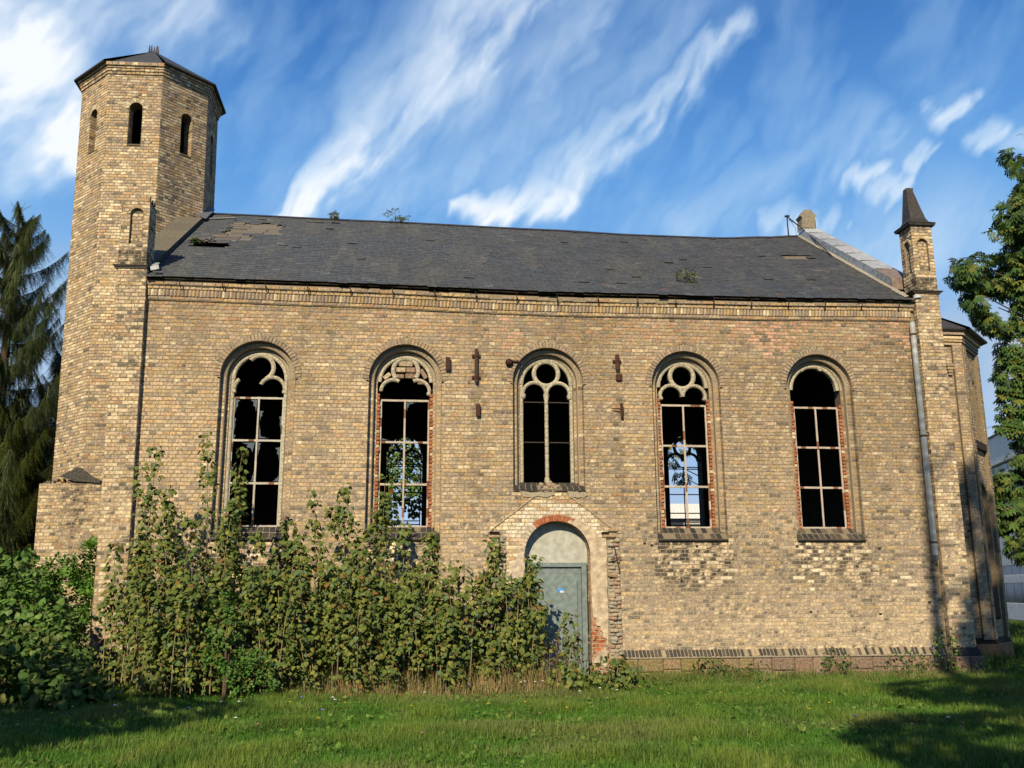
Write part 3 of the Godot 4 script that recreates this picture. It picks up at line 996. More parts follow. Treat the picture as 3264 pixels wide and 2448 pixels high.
func build_roof() -> void:
	var r := joint(church, "roof")
	# boards under the slates; one is broken through at the left
	var z := 0.13
	var row := 0
	while z > -5.3:
		var z1 := maxf(z - 0.27, -5.3)
		var spans := [[-8.3, 8.3]]
		if z < -1.95 and z > -2.45:
			spans = [[-8.3, -8.02], [-7.0 - rnd(0, 0.3), 8.3]]
		for sp in spans:
			var n := 6
			var s := Sink.new()
			var last: float = sp[0]
			var col := vary(Color(0.25, 0.205, 0.15), 0.15)
			for k in n:
				var xa := lerpf(sp[0], sp[1], float(k) / n)
				var xb := lerpf(sp[0], sp[1], float(k + 1) / n)
				var a := roof_at(xa, z - 0.006)
				var b := roof_at(xb, z - 0.006)
				var c := roof_at(xb, z1 + 0.006)
				var d := roof_at(xa, z1 + 0.006)
				var dn := Vector3(0, -0.035, 0)
				var th := Vector3(0, -0.06, 0)
				s.quad(a + dn, b + dn, c + dn, d + dn, vary(col, 0.06))
				s.quad(d + th, c + th, b + th, a + th, col * 0.6)
				s.quad(a + th, b + th, b + dn, a + dn, col * 0.8)
				s.quad(c + th, d + th, d + dn, c + dn, col * 0.8)
			part(r, "roof_board", s.mesh(wood_mat))
			# short weathered boards where the slates are gone
		if z < -2.3 and z > -4.5:
			var x := -8.0 + rnd(0, 0.3)
			while x < -5.5:
				var len := rnd(0.35, 1.0)
				if damaged(x + len * 0.5, z - 0.13):
					for h in 2:
						var s := Sink.new()
						var ca := roof_at(x + len * 0.5, z - 0.07 - 0.135 * h)
						box(s, Transform3D(Basis(Vector3(1, 0, 0), 0.585).rotated(Vector3(0, 1, 0), rnd(-0.02, 0.02)), ca + Vector3(0, -0.018 + rnd(-0.006, 0.008), 0)), Vector3(len - 0.012, 0.02, 0.148), 0.004, vary(Color(0.205, 0.185, 0.155), 0.3))
						part(r, "bare_board", s.mesh(wood_mat))
				x += len
		z = z1
		row += 1
	# loose battens in the hole
	for k in 5:
		var s := Sink.new()
		var ca := roof_at(-7.95 + k * 0.11, -2.42 - 0.03 * k)
		box(s, Transform3D(Basis(Vector3(1, 0, 0), 0.58).rotated(Vector3(0, 1, 0), 0.9 + rnd(-0.3, 0.3)), ca + Vector3(0, 0.03, 0)), Vector3(0.38, 0.03, 0.05), 0.005, vary(Color(0.33, 0.28, 0.21), 0.2))
		part(r, "broken_batten", s.mesh(wood_mat))
	# slates
	var s2 := Sink.new()
	var step := 0.132
	var k2 := 0
	var left := 300
	z = 0.185
	while z > -5.28:
		var z0 := z
		var z1 := z - step
		var x := -8.33 + (0.0 if k2 % 2 == 0 else 0.105) + rnd(-0.02, 0.02)
		while x < 8.3:
			var w := rnd(0.19, 0.225)
			var xm := x + w * 0.5
			var xa := maxf(x, -8.28)
			var xb := minf(x + w - 0.004, 8.22)
			if xb - xa > 0.05 and not damaged(xm, (z0 + z1) * 0.5) and rng.randf() > 0.0012 and not (z0 < -1.95 and z0 > -2.4 and xm > -8.0 and xm < -7.1):
				var blue := clampf(0.5 - xm * 0.07 + region_noise.get_noise_2d(xm * 2.0, z * 2.0), 0.0, 1.0)
				var col := vary(Color(0.085, 0.086, 0.082).lerp(Color(0.073, 0.084, 0.092), blue), 0.17)
				if rng.randf() < 0.007:
					col = vary(Color(0.13, 0.095, 0.08), 0.15)
				# lichen and washed streaks down the slope
				col = col.lerp(Color(0.13, 0.13, 0.105), clampf(fine_noise.get_noise_2d(xm * 3.0, z * 0.6) * 0.9, 0.0, 0.45))
				if rng.randf() < 0.02:
					col *= 1.4
				var out := s2
				var one := left > 0 and k2 < 5 and absf(xm + 1.5) < 7.0
				if one:
					out = Sink.new()
					left -= 1
				var lift := 0.016 + rnd(0, 0.006) + (0.02 if rng.randf() < 0.008 else 0.0)
				var dz := rnd(-0.006, 0.012) + (0.03 if k2 == 0 and rng.randf() < 0.2 else 0.0)
				var sk := rnd(-0.008, 0.008)
				var a := roof_at(xa, z0 + dz + sk) + Vector3(0, lift, 0)
				var b := roof_at(xb, z0 + dz - sk) + Vector3(0, lift, 0)
				var c := roof_at(xb, z1 - 0.02) + Vector3(0, 0.004, 0)
				var d := roof_at(xa, z1 - 0.02) + Vector3(0, 0.004, 0)
				var th := Vector3(0, -0.013, 0)
				out.quad(a, b, c, d, col)
				out.quad(a + th, b + th, b, a, col * 0.8)
				out.quad(b + th, c + th, c, b, col * 0.8)
				out.quad(d + th, a + th, a, d, col * 0.8)
				if one:
					part(r, "slate", out.mesh(slate_mat))
			x += w
		z = z1
		k2 += 1
	stuff(part(r, "slate_courses", s2.mesh(slate_mat)))
	# ridge capping and the far slope
	s2 = Sink.new()
	for k in 40:
		var xa := lerpf(-8.3, 8.15, k / 40.0)
		var xb := lerpf(-8.3, 8.15, (k + 1) / 40.0) - 0.006
		var ya := ridge_y(xa) + 0.03
		var yb := ridge_y(xb) + 0.03
		var col := vary(Color(0.06, 0.055, 0.05), 0.2)
		s2.quad(Vector3(xa, ya - 0.1, -5.14), Vector3(xb, yb - 0.1, -5.14), Vector3(xb, yb, -5.3), Vector3(xa, ya, -5.3), col)
		s2.quad(Vector3(xa, ya, -5.3), Vector3(xb, yb, -5.3), Vector3(xb, yb - 0.1, -5.46), Vector3(xa, ya - 0.1, -5.46), col)
	part(r, "ridge_cap", s2.mesh(slate_mat))
	s2 = Sink.new()
	for k in 8:
		var xa := lerpf(-8.3, 8.3, k / 8.0)
		var xb := lerpf(-8.3, 8.3, (k + 1) / 8.0)
		for dy in [0.0, -0.06]:
			s2.quad(Vector3(xa, ridge_y(xa) + dy, -5.3), Vector3(xb, ridge_y(xb) + dy, -5.3), Vector3(xb, 7.95 + dy, -10.9), Vector3(xa, 7.95 + dy, -10.9), Color(0.07, 0.07, 0.07))
	part(r, "rear_slope", s2.mesh(slate_mat))
	s2 = Sink.new()
	for k in 30:
		var xa := lerpf(-8.25, 8.25, k / 30.0)
		var xb := lerpf(-8.25, 8.25, (k + 1) / 30.0)
		var a := roof_at(xa, 0.14)
		var b := roof_at(xb, 0.14)
		s2.quad(a + Vector3(0, -0.07, 0), b + Vector3(0, -0.07, 0), b + Vector3(0, -0.02, 0), a + Vector3(0, -0.02, 0), Color(0.05, 0.04, 0.03))
		s2.quad(a + Vector3(0, -0.07, -0.2), b + Vector3(0, -0.07, -0.2), b + Vector3(0, -0.07, 0), a + Vector3(0, -0.07, 0), Color(0.07, 0.055, 0.04))
	part(r, "eaves_board", s2.mesh(wood_mat))
	# rusty gutter brackets that have lost their gutter
	var gx := -7.6
	while gx < 8.2:
		s2 = Sink.new()
		var e := roof_at(gx, 0.2).y
		for seg in [[Vector3(gx, e - 0.07, 0.2), Vector3(gx + 0.01, e - 0.13, 0.19)], [Vector3(gx + 0.01, e - 0.13, 0.19), Vector3(gx + 0.02, 7.80 + cornice_sag(gx), 0.085)]]:
			tube(s2, seg, [0.011, 0.011], 5, vary(Color(0.085, 0.05, 0.035), 0.2))
		part(church, "gutter_bracket", s2.mesh(iron_mat))
		gx += 0.86 + rnd(-0.03, 0.03)

	# right coping: sheets of zinc over the gable, the lowest one fallen
	var cp := joint(church, "zinc_coping")
	for k in 7:
		var za := lerpf(-0.55, -5.32, k / 7.0)
		var zb := lerpf(-0.55, -5.32, (k + 1) / 7.0) + 0.008
		s2 = Sink.new()
		var brown := k == 0
		var col := vary(Color(0.40, 0.42, 0.43), 0.1) if not brown else Color(0.25, 0.185, 0.145)
		var ya := roof_at(8.1, za).y
		var yb := roof_at(8.1, zb).y
		var up := 0.27
		for f in [[8.16, 0.02, 8.16, up], [8.16, up, 8.66, up + 0.035], [8.66, up + 0.035, 8.66, -0.1]]:
			var c3 := col
			if f[0] == 8.16 and f[2] == 8.16:
				c3 = Color(0.30, 0.34, 0.38) if not brown else Color(0.25, 0.28, 0.31)
			s2.quad(Vector3(f[0], ya + f[1], za), Vector3(f[2], ya + f[3], za), Vector3(f[2], yb + f[3], zb), Vector3(f[0], yb + f[1], zb), vary(c3, 0.06))
		s2.quad(Vector3(8.16, ya, za), Vector3(8.66, ya, za), Vector3(8.66, ya + up + 0.035, za), Vector3(8.16, ya + up, za), col)
		part(cp, "zinc_sheet", s2.mesh(zinc_mat))
		if k > 0:
			s2 = Sink.new()
			box(s2, Transform3D(Basis(Vector3(1, 0, 0), 0.585), Vector3(8.41, ya + up + 0.02, za)), Vector3(0.5, 0.022, 0.02), 0.004, Color(0.2, 0.21, 0.22))
			part(cp, "seam", s2.mesh(zinc_mat))
	s2 = Sink.new()
	for k in 10:
		var za := lerpf(0.1, -5.2, k / 10.0)
		var zb := lerpf(0.1, -5.2, (k + 1) / 10.0)
		s2.quad(roof_at(8.06 + rnd(0, 0.03), za) + Vector3(0, 0.03, 0), Vector3(8.17, roof_at(8.1, za).y + 0.06, za), Vector3(8.17, roof_at(8.1, zb).y + 0.06, zb), roof_at(8.06, zb) + Vector3(0, 0.03, 0), vary(Color(0.4, 0.36, 0.3), 0.15))
	part(cp, "mortar_fillet", s2.mesh(mortar_mat))
	s2 = Sink.new()
	box(s2, Transform3D(Basis(Vector3(1, 0, 0), 0.585), Vector3(8.3, 8.28, -0.3)), Vector3(0.16, 0.03, 0.5), 0.005, Color(0.38, 0.42, 0.46))
	box(s2, Transform3D(Basis(Vector3(0, 0, 1), 0.2), Vector3(8.33, 8.1, 0.16)), Vector3(0.17, 0.07, 0.02), 0.005, Color(0.5, 0.53, 0.56))
	part(cp, "flashing", s2.mesh(zinc_mat))
	# finial stump
	s2 = Sink.new()
	box_at(s2, Vector3(8.2, 11.8, -5.5), Vector3(8.62, 12.12, -5.1), 0.04, Color(0.33, 0.28, 0.2))
	prism(s2, PackedVector2Array([Vector2(-0.17, 0), Vector2(0.17, 0), Vector2(0.2, 0.13), Vector2(0.26, 0.2), Vector2(0.2, 0.25), Vector2(0.09, 0.38), Vector2(-0.1, 0.38), Vector2(-0.2, 0.24), Vector2(-0.24, 0.2), Vector2(-0.19, 0.13)]), -0.17, 0.17, Transform3D(Basis(), Vector3(8.41, 12.02, -5.3)), Color(0.34, 0.29, 0.21))
	part(church, "finial_stone", s2.mesh(stone_mat))
	# bent iron frame on the ridge
	s2 = Sink.new()
	var apex := Vector3(7.84, 12.24, -5.3)
	var ic := Color(0.045, 0.04, 0.04)
	tube(s2, [Vector3(7.85, 11.6, -5.3), apex], [0.022, 0.018], 6, ic)
	tube(s2, [apex, Vector3(8.2, 11.62, -4.9), roof_at(8.02, -3.1) + Vector3(0, 0.05, 0)], [0.02, 0.016, 0.014], 6, ic)
	tube(s2, [apex + Vector3(-0.06, 0, 0), apex + Vector3(0.07, 0.02, 0)], [0.03, 0.03], 6, ic)
	tube(s2, [apex + Vector3(0.05, -0.05, 0), Vector3(8.02, 11.85, -5.2), Vector3(8.05, 11.6, -5.2)], [0.006, 0.006, 0.006], 5, ic)
	tube(s2, [apex + Vector3(0.02, -0.1, 0), Vector3(8.12, 11.95, -5.2), Vector3(8.18, 11.68, -5.1)], [0.006, 0.006, 0.006], 5, ic)
	part(church, "iron_ridge_frame", s2.mesh(iron_mat))

	# left coping: a slab of rendered stone against the tower
	var lc := joint(church, "stone_coping")
	s2 = Sink.new()
	for k in 6:
		var za := lerpf(-0.25, -4.25, k / 6.0)
		var zb := lerpf(-0.25, -4.25, (k + 1) / 6.0) + 0.004
		var ya := roof_at(-8.28, za).y
		var yb := roof_at(-8.28, zb).y
		var col := vary(Color(0.185, 0.165, 0.12), 0.1)
		s2.quad(Vector3(-8.85, ya + 0.16, za), Vector3(-8.24, ya + 0.15, za), Vector3(-8.24, yb + 0.15, zb), Vector3(-8.85, yb + 0.16, zb), col)
		s2.quad(Vector3(-8.24, ya - 0.05, za), Vector3(-8.24, yb - 0.05, zb), Vector3(-8.24, yb + 0.15, zb), Vector3(-8.24, ya + 0.15, za), Color(0.1, 0.095, 0.085))
		if k == 0:
			s2.quad(Vector3(-8.85, ya - 0.1, za), Vector3(-8.24, ya - 0.1, za), Vector3(-8.24, ya + 0.15, za), Vector3(-8.85, ya + 0.16, za), col)
		if k == 5:
			s2.quad(Vector3(-8.24, yb - 0.1, zb), Vector3(-8.85, yb - 0.1, zb), Vector3(-8.85, yb + 0.16, zb), Vector3(-8.24, yb + 0.15, zb), col)
	part(lc, "slab", s2.mesh(stone_mat))
	s2 = Sink.new()
	for k in 3:
		var za := lerpf(-4.25, -5.3, k / 3.0)
		var zb := lerpf(-4.25, -5.3, (k + 1) / 3.0)
		s2.quad(Vector3(-8.42, roof_at(-8.2, za).y + 0.24, za), Vector3(-8.16, roof_at(-8.2, za).y + 0.12, za), Vector3(-8.16, roof_at(-8.2, zb).y + 0.12, zb), Vector3(-8.42, roof_at(-8.2, zb).y + 0.24, zb), vary(Color(0.15, 0.15, 0.15), 0.1))
	part(lc, "lead_flashing", s2.mesh(zinc_mat))
	s2 = Sink.new()
	box(s2, Transform3D(Basis(Vector3(0, 0, 1), 0.25), Vector3(-8.1, 8.18, 0.2)), Vector3(0.17, 0.09, 0.015), 0.003, Color(0.35, 0.38, 0.42))
	box(s2, Transform3D(Basis(Vector3(1, 0, 0), 0.6), Vector3(-8.17, 8.36, -0.1)), Vector3(0.12, 0.015, 0.22), 0.003, Color(0.3, 0.33, 0.36))
	part(lc, "metal_scrap", s2.mesh(zinc_mat))
	s2 = Sink.new()
	var fk := Vector3(-7.0, 11.1, -4.75)
	box(s2, Transform3D(Basis(Vector3(0, 0, 1), 0.08), roof_at(-7.85, -4.62) + Vector3(0, 0.05, 0)), Vector3(0.75, 0.02, 0.07), 0.004, Color(0.5, 0.47, 0.4))
	part(r, "loose_board", s2.mesh(wood_mat))


func lean(pivot: Vector3, angle: float) -> Transform3D:
	return Transform3D(Basis(), pivot) * Transform3D(Basis(Vector3(0, 0, 1), angle), Vector3.ZERO) * Transform3D(Basis(), -pivot)


func octagon_face(k: int) -> Transform3D:
	var a := k * PI / 4.0
	var n := Vector3(sin(a), 0, cos(a))
	return Transform3D(Basis(Vector3(cos(a), 0, -sin(a)), Vector3.UP, n), TOWER + n * TOWER_APOTHEM)


func build_tower() -> void:
	var t := joint(church, "tower")
	# the whole tower leans a little
	t.transform = lean(Vector3(-10.0, 13.5, -5.3), 0.0225)
	var half := TOWER_APOTHEM * tan(PI / 8.0)
	var s := Sink.new()
	var m := Sink.new()
	var inner := Sink.new()
	var wedges := []
	for k in 5:
		wedges.append(wedge_mesh(0.165, 0.30, 0.19, 0.04, pick_tone([0.3, 0.2, 0.2, 0.0, 0.0, 0.3, 0.0])))
	for k in 8:
		var F := octagon_face(k)
		var cx := 0.055
		if k == 1:
			cx = 0.08
		var hole := arch_hole(cx, 12.77, 0.165, 13.75, 0.30)
		var holes := [hole] if k in [0, 1, 2, 6, 7] else []
		var y_low := 0.0
		if k in [0, 1, 2, 6, 7]:
			brick_wall(s, m, F, -half, half, y_low, 14.69, holes, func(u, y, h): return tower_tone(u + k * 3.0, y, h), null, [], -half)
			var wr := joint(t, "belfry_opening")
			arch_ring(wr, cx, 13.75, 0.0, wedges, 8, PI, 0.0, null, F)
			var rv := Sink.new()
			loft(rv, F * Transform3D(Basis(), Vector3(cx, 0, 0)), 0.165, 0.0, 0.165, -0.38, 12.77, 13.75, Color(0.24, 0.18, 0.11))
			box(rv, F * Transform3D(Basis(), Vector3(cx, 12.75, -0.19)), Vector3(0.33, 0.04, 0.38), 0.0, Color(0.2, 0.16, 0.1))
			reveal_courses(rv, F * Transform3D(Basis(), Vector3(cx, 0, 0)), 0.165, 0.0, -0.36, 12.77, 13.75, [0.3, 0.25, 0.3, 0.05, 0.0, 0.1, 0.0])
			part(wr, "reveal", rv.mesh(mortar_mat))
			if k == 7:
				# walled up but for a hole at the top
				var fs := Sink.new()
				var fm := Sink.new()
				brick_wall(fs, fm, F * Transform3D(Basis(), Vector3(0, 0, -0.16)), cx - 0.165, cx + 0.165, 12.77, 13.5, [], func(u, y, h): return tower_tone(u + 20.0, y, h))
				part(wr, "infill", fs.mesh(brick_mat))
				part(wr, "infill_mortar", fm.mesh(mortar_mat))
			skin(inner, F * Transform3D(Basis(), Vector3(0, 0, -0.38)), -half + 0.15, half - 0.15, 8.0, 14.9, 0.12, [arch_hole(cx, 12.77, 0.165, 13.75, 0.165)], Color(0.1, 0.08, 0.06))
		else:
			m.quad(F * Vector3(-half, 0, 0), F * Vector3(half, 0, 0), F * Vector3(half, 14.9, 0), F * Vector3(-half, 14.9, 0), Color(0.27, 0.2, 0.13))
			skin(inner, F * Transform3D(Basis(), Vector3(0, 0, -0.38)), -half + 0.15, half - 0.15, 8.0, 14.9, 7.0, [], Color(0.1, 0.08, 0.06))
		# stepped cornice
		var e := tan(PI / 8.0)
		for st in [[14.69, 14.755, 0.03, 0.115], [14.765, 14.83, 0.055, 0.115], [14.84, 14.885, 0.075, 0.24], [14.895, 14.985, 0.115, 0.155]]:
			var hw: float = half + st[2] * e
			var n := int(round(2.0 * hw / st[3]))
			box(m, F * Transform3D(Basis(), Vector3(0, (st[0] + st[1]) / 2, -0.1)), Vector3(2 * hw - 0.01, st[1] - st[0] + 0.012, 0.2 + (st[2] - 0.012) * 2.0), 0.0, Color(0.3, 0.24, 0.16))
			if k in [0, 1, 2, 6, 7]:
				for j in n:
					var bw := 2.0 * hw / n
					box(s, F * Transform3D(Basis(Vector3(0, 0, 1), rnd(-0.01, 0.01)), Vector3(-hw + bw * (j + 0.5), (st[0] + st[1]) / 2, st[2] - 0.05 + rnd(-0.004, 0.004))), Vector3(bw - 0.01, st[1] - st[0], 0.1), 0.006, pick_tone([0.24, 0.24, 0.26, 0.04, 0.04, 0.12, 0.06]))
	part(t, "mortar", m.mesh(mortar_mat))
	stuff(part(t, "brick_courses", s.mesh(brick_mat)))
	part(t, "inner_wall", inner.mesh(plaster_mat))
	# low felted pyramid roof with a splintered stump of the lost spire
	s = Sink.new()
	var apex := TOWER + Vector3(-0.03, 16.36, 0)
	for k in 8:
		var a0 := (k - 0.5) * PI / 4.0
		var a1 := (k + 0.5) * PI / 4.0
		var R := (TOWER_APOTHEM + (0.06 if k == 0 else 0.2)) / cos(PI / 8.0)
		var p0 := TOWER + Vector3(sin(a0) * R, 14.99, cos(a0) * R)
		var p1 := TOWER + Vector3(sin(a1) * R, 14.99, cos(a1) * R)
		s.tri(p0, p1, apex, vary(Color(0.075, 0.08, 0.07), 0.08))
		s.quad(p0 + Vector3(0, -0.045, 0), p1 + Vector3(0, -0.045, 0), p1, p0, Color(0.045, 0.04, 0.035))
		var c := TOWER + Vector3(0, 14.93, 0)
		s.tri(p1 + Vector3(0, -0.045, 0), p0 + Vector3(0, -0.045, 0), c, Color(0.06, 0.05, 0.04))
	part(t, "pyramid_roof", s.mesh(slate_mat))
	for k in 5:
		s = Sink.new()
		var b := apex + Vector3([-0.13, -0.08, 0.0, 0.05, 0.1][k], -0.1, [0.02, -0.03, 0.03, -0.02, 0.02][k])
		tube(s, [b, b + Vector3(rnd(-0.01, 0.01), 0.16 + [0.11, 0.14, 0.05, 0.1, 0.09][k], 0)], [0.035, 0.012], 5, vary(Color(0.16, 0.13, 0.1), 0.2), false)
		part(t, "wood_stump", s.mesh(wood_mat))

	# stump of a wall leaning on the tower's foot, under a stone cap
	var w := joint(church, "tower_buttress")
	w.transform = lean(Vector3(-10.5, 4.0, -3.6), 0.0225)
	s = Sink.new()
	m = Sink.new()
	var Fb := Transform3D(Basis(), Vector3(0, 0, -3.6))
	brick_wall(s, m, Fb, -11.3, -9.3, 0.0, 4.2, [], func(u, y, h):
		var tn := buttress_tone(u, y, h)
		var st := smoothstep(0.4, 0.1, absf(u + 10.45 + (4.2 - y) * 0.08)) * smoothstep(1.9, 3.4, y)
		tn[0] = tn[0].lerp(Color(0.07, 0.06, 0.05), st * rnd(0.4, 0.9))
		return tn)
	commit_bricks(w, s, m)
	s = Sink.new()
	box_at(s, Vector3(-11.29, 0, -5.6), Vector3(-9.31, 4.19, -3.62), 0.0, Color(0.28, 0.22, 0.14))
	for k in 30:
		var rx := rnd(-11.27, -10.35)
		var rise := smoothstep(-11.3, -10.5, rx) * 0.26
		box(s, Transform3D(Basis.from_euler(Vector3(rnd(-0.3, 0.3), rnd(-0.5, 0.5), rnd(-0.3, 0.3))), Vector3(rx, 4.2 + rise * rng.randf() + rnd(-0.03, 0.02), -3.66 - rnd(0, 0.3))), Vector3(rnd(0.1, 0.22), 0.075, 0.13), 0.02, pick_tone([0.22, 0.2, 0.25, 0.2, 0.08, 0.05, 0.0]))
	part(w, "rubble_core", s.mesh(brick_mat))
	s = Sink.new()
	var cap := [Vector3(-10.9, 4.22, -3.55), Vector3(-9.95, 4.18, -3.55), Vector3(-9.95, 4.28, -3.55), Vector3(-10.45, 4.72, -3.95), Vector3(-10.95, 4.3, -3.55)]
	prism(s, PackedVector2Array([Vector2(-10.52, 4.24), Vector2(-9.95, 4.19), Vector2(-9.93, 4.25), Vector2(-10.16, 4.36), Vector2(-10.40, 4.55), Vector2(-10.50, 4.56), Vector2(-10.62, 4.48), Vector2(-10.8, 4.40), Vector2(-10.78, 4.33)]), -4.3, -3.55, Transform3D(), Color(0.10, 0.095, 0.08))
	part(w, "cap_stone", s.mesh(stone_mat))


func build_buttresses() -> void:
	for side in [-1.0, 1.0]:
		var b := joint(church, "corner_buttress")
		if side < 0:
			b.transform = lean(Vector3(-8.55, 8.3, 0.0), 0.0165)
		var x0 := -8.85 if side < 0 else 8.3
		var x1 := -8.27 if side < 0 else 8.86
		var s := Sink.new()
		var m := Sink.new()
		var top := 9.66 if side < 0 else 9.82
		var Ff := Transform3D(Basis(), Vector3(0, 0, 0.13))
		var nx := (x0 + x1) * 0.5
		var niche := arch_hole(nx + 0.02, 8.78, 0.125, 9.36, 0.19)
		brick_wall(s, m, Ff, x0, x1, 0.42, 8.17, [], buttress_tone, null, [], x0)
		var px0 := -8.85 if side < 0 else 8.36
		var px1 := -8.29 if side < 0 else 8.85
		brick_wall(s, m, Ff, px0, px1, 8.25, top, [niche], buttress_tone, null, [], px0)
		brick_wall(s, m, Ff * Transform3D(Basis(), Vector3(0, 0, -0.06)), nx - 0.14, nx + 0.17, 8.78, 9.36 + 0.18, [], buttress_tone)
		loft(m, Ff * Transform3D(Basis(), Vector3(nx + 0.02, 0, 0)), 0.125, 0.0, 0.125, -0.07, 8.78, 9.36, Color(0.34, 0.27, 0.18))
		# side faces
		var Fl := Transform3D(Basis(Vector3(0, 0, 1), Vector3.UP, Vector3(-1, 0, 0)), Vector3(px0, 0, 0))
		var nl := arch_hole(-0.13, 8.78, 0.11, 9.36, 0.18)
		brick_wall(s, m, Fl, -0.39, 0.13, 8.25, top, [nl] if side > 0 else [], buttress_tone, null, [], -0.39)
		if side > 0:
			brick_wall(s, m, Fl * Transform3D(Basis(), Vector3(0, 0, -0.06)), -0.28, 0.03, 8.70, 9.56, [], buttress_tone)
			loft(m, Fl * Transform3D(Basis(), Vector3(-0.13, 0, 0)), 0.11, 0.0, 0.11, -0.07, 8.78, 9.36, Color(0.34, 0.27, 0.18))
		var Fr := Transform3D(Basis(Vector3(0, 0, -1), Vector3.UP, Vector3(1, 0, 0)), Vector3(px1, 0, 0))
		brick_wall(s, m, Fr, -0.13, 0.39, 8.25, top, [], buttress_tone, null, [], -0.13)
		var Fs := Transform3D(Basis(Vector3(0, 0, -1), Vector3.UP, Vector3(1, 0, 0)), Vector3(x1, 0, 0)) if side < 0 else Transform3D(Basis(Vector3(0, 0, 1), Vector3.UP, Vector3(-1, 0, 0)), Vector3(x0, 0, 0))
		brick_wall(s, m, Fs, -0.13 if side < 0 else 0.0, 0.0 if side < 0 else 0.13, 0.42, 8.17, [], buttress_tone)
		if side > 0:
			brick_wall(s, m, Transform3D(Basis(Vector3(0, 0, -1), Vector3.UP, Vector3(1, 0, 0)), Vector3(x1, 0, 0)), -0.13, 1.2, 0.42, 8.17, [], buttress_tone)
		commit_bricks(b, s, m)
		s = Sink.new()
		box_at(s, Vector3(x0 + 0.012, 0, -0.4), Vector3(x1 - 0.012, 8.2, 0.117), 0.0, Color(0.3, 0.24, 0.16))
		box_at(s, Vector3(px0 + 0.066, 8.1, -0.325), Vector3(px1 - 0.066, top - 0.01, 0.066), 0.0, Color(0.3, 0.24, 0.16))
		part(b, "core", s.mesh(mortar_mat))
		var wd := []
		for k in 3:
			wd.append(wedge_mesh(0.125, 0.19, 0.2, 0.05, pick_tone([0.45, 0.2, 0.2, 0, 0, 0.15, 0])))
		arch_ring(b, nx + 0.02, 9.36, 0.14, wd, 8, PI, 0.0)
		if side > 0:
			arch_ring(b, -0.125, 9.36, 0.01, wd, 8, PI, 0.0, null, Fl)
		# dark moulding at the foot of the pinnacle
		s = Sink.new()
		var e := 0.09
		for st in [[8.17, 8.2, 0.03], [8.2, 8.225, 0.06], [8.225, 8.25, e]]:
			box_at(s, Vector3(x0 - st[2], st[0], -0.42 - st[2]), Vector3(x1 + st[2] * (1.0 if side > 0 else 0.35), st[1] - 0.002, 0.13 + st[2] * 0.6), 0.006, vary(Color(0.085, 0.07, 0.055), 0.15))
		part(b, "moulding", s.mesh(sill_mat))
		# plinth
		s = Sink.new()
		var zf := 0.33
		var cols := Color(0.26, 0.18, 0.13)
		var xa := x0 - 0.02 if side < 0 else 8.28
		var xb := x1 + 0.12 if side < 0 else 8.90
		box_at(s, Vector3(xa, -0.1, -0.3), Vector3((xa + xb) / 2 - 0.006, 0.38, zf), 0.02, cols)
		box_at(s, Vector3((xa + xb) / 2 + 0.006, -0.1, -0.3), Vector3(xb, 0.38, zf), 0.02, vary(cols, 0.1))
		part(b, "plinth_stone", s.mesh(stone_mat))
		s = Sink.new()
		for k in 8:
			var xk := lerpf(xa + 0.03, xb - 0.03, k / 8.0)
			box(s, Transform3D(Basis(Vector3(1, 0, 0), -0.75), Vector3(xk + (xb - xa) / 18.0, 0.455, 0.225)), Vector3((xb - xa) / 8.0 - 0.012, 0.22, 0.05), 0.01, vary(Color(0.05, 0.045, 0.04), 0.3))
		part(b, "plinth_slope", s.mesh(sill_mat))
		if side > 0:
			# concave slated cap of the pinnacle
			s = Sink.new()
			var cx := (px0 + px1) / 2
			var cz := -0.13
			var prof := [[9.80, 0.31], [9.85, 0.325], [9.865, 0.335], [9.925, 0.225], [10.02, 0.185], [10.35, 0.135], [10.80, 0.07]]
			for k in prof.size() - 1:
				for j in 4:
					var a0 := PI / 4 + j * PI / 2
					var a1 := a0 + PI / 2
					var lean0: float = -0.08 * smoothstep(9.9, 10.8, prof[k][0])
					var lean1: float = -0.08 * smoothstep(9.9, 10.8, prof[k + 1][0])
					var q := sqrt(2.0)
					var p00 := Vector3(cx + lean0 + cos(a0) * prof[k][1] * q, prof[k][0], cz + sin(a0) * prof[k][1] * q)
					var p01 := Vector3(cx + lean0 + cos(a1) * prof[k][1] * q, prof[k][0], cz + sin(a1) * prof[k][1] * q)
					var p10 := Vector3(cx + lean1 + cos(a0) * prof[k + 1][1] * q, prof[k + 1][0], cz + sin(a0) * prof[k + 1][1] * q)
					var p11 := Vector3(cx + lean1 + cos(a1) * prof[k + 1][1] * q, prof[k + 1][0], cz + sin(a1) * prof[k + 1][1] * q)
					s.out_quad(p00, p01, p11, p10, Vector3(cx, (prof[k][0] + prof[k + 1][0]) / 2, cz), vary(Color(0.062, 0.055, 0.043), 0.15))
			box_at(s, Vector3(cx - 0.125, 10.76, cz - 0.07), Vector3(cx + 0.03, 10.81, cz + 0.07), 0.01, Color(0.12, 0.1, 0.07))
			part(b, "pinnacle_cap", s.mesh(slate_mat))
		else:
			s = Sink.new()
			for k in 3:
				tube(s, [Vector3(-8.31 + 0.02 * k, 9.62, 0.1 - k * 0.1), Vector3(-8.30 + 0.02 * k, 9.72 + rnd(0, 0.05), 0.1 - k * 0.1)], [0.03, 0.012], 5, Color(0.1, 0.08, 0.06), false)
			part(b, "broken_top", s.mesh(brick_mat))


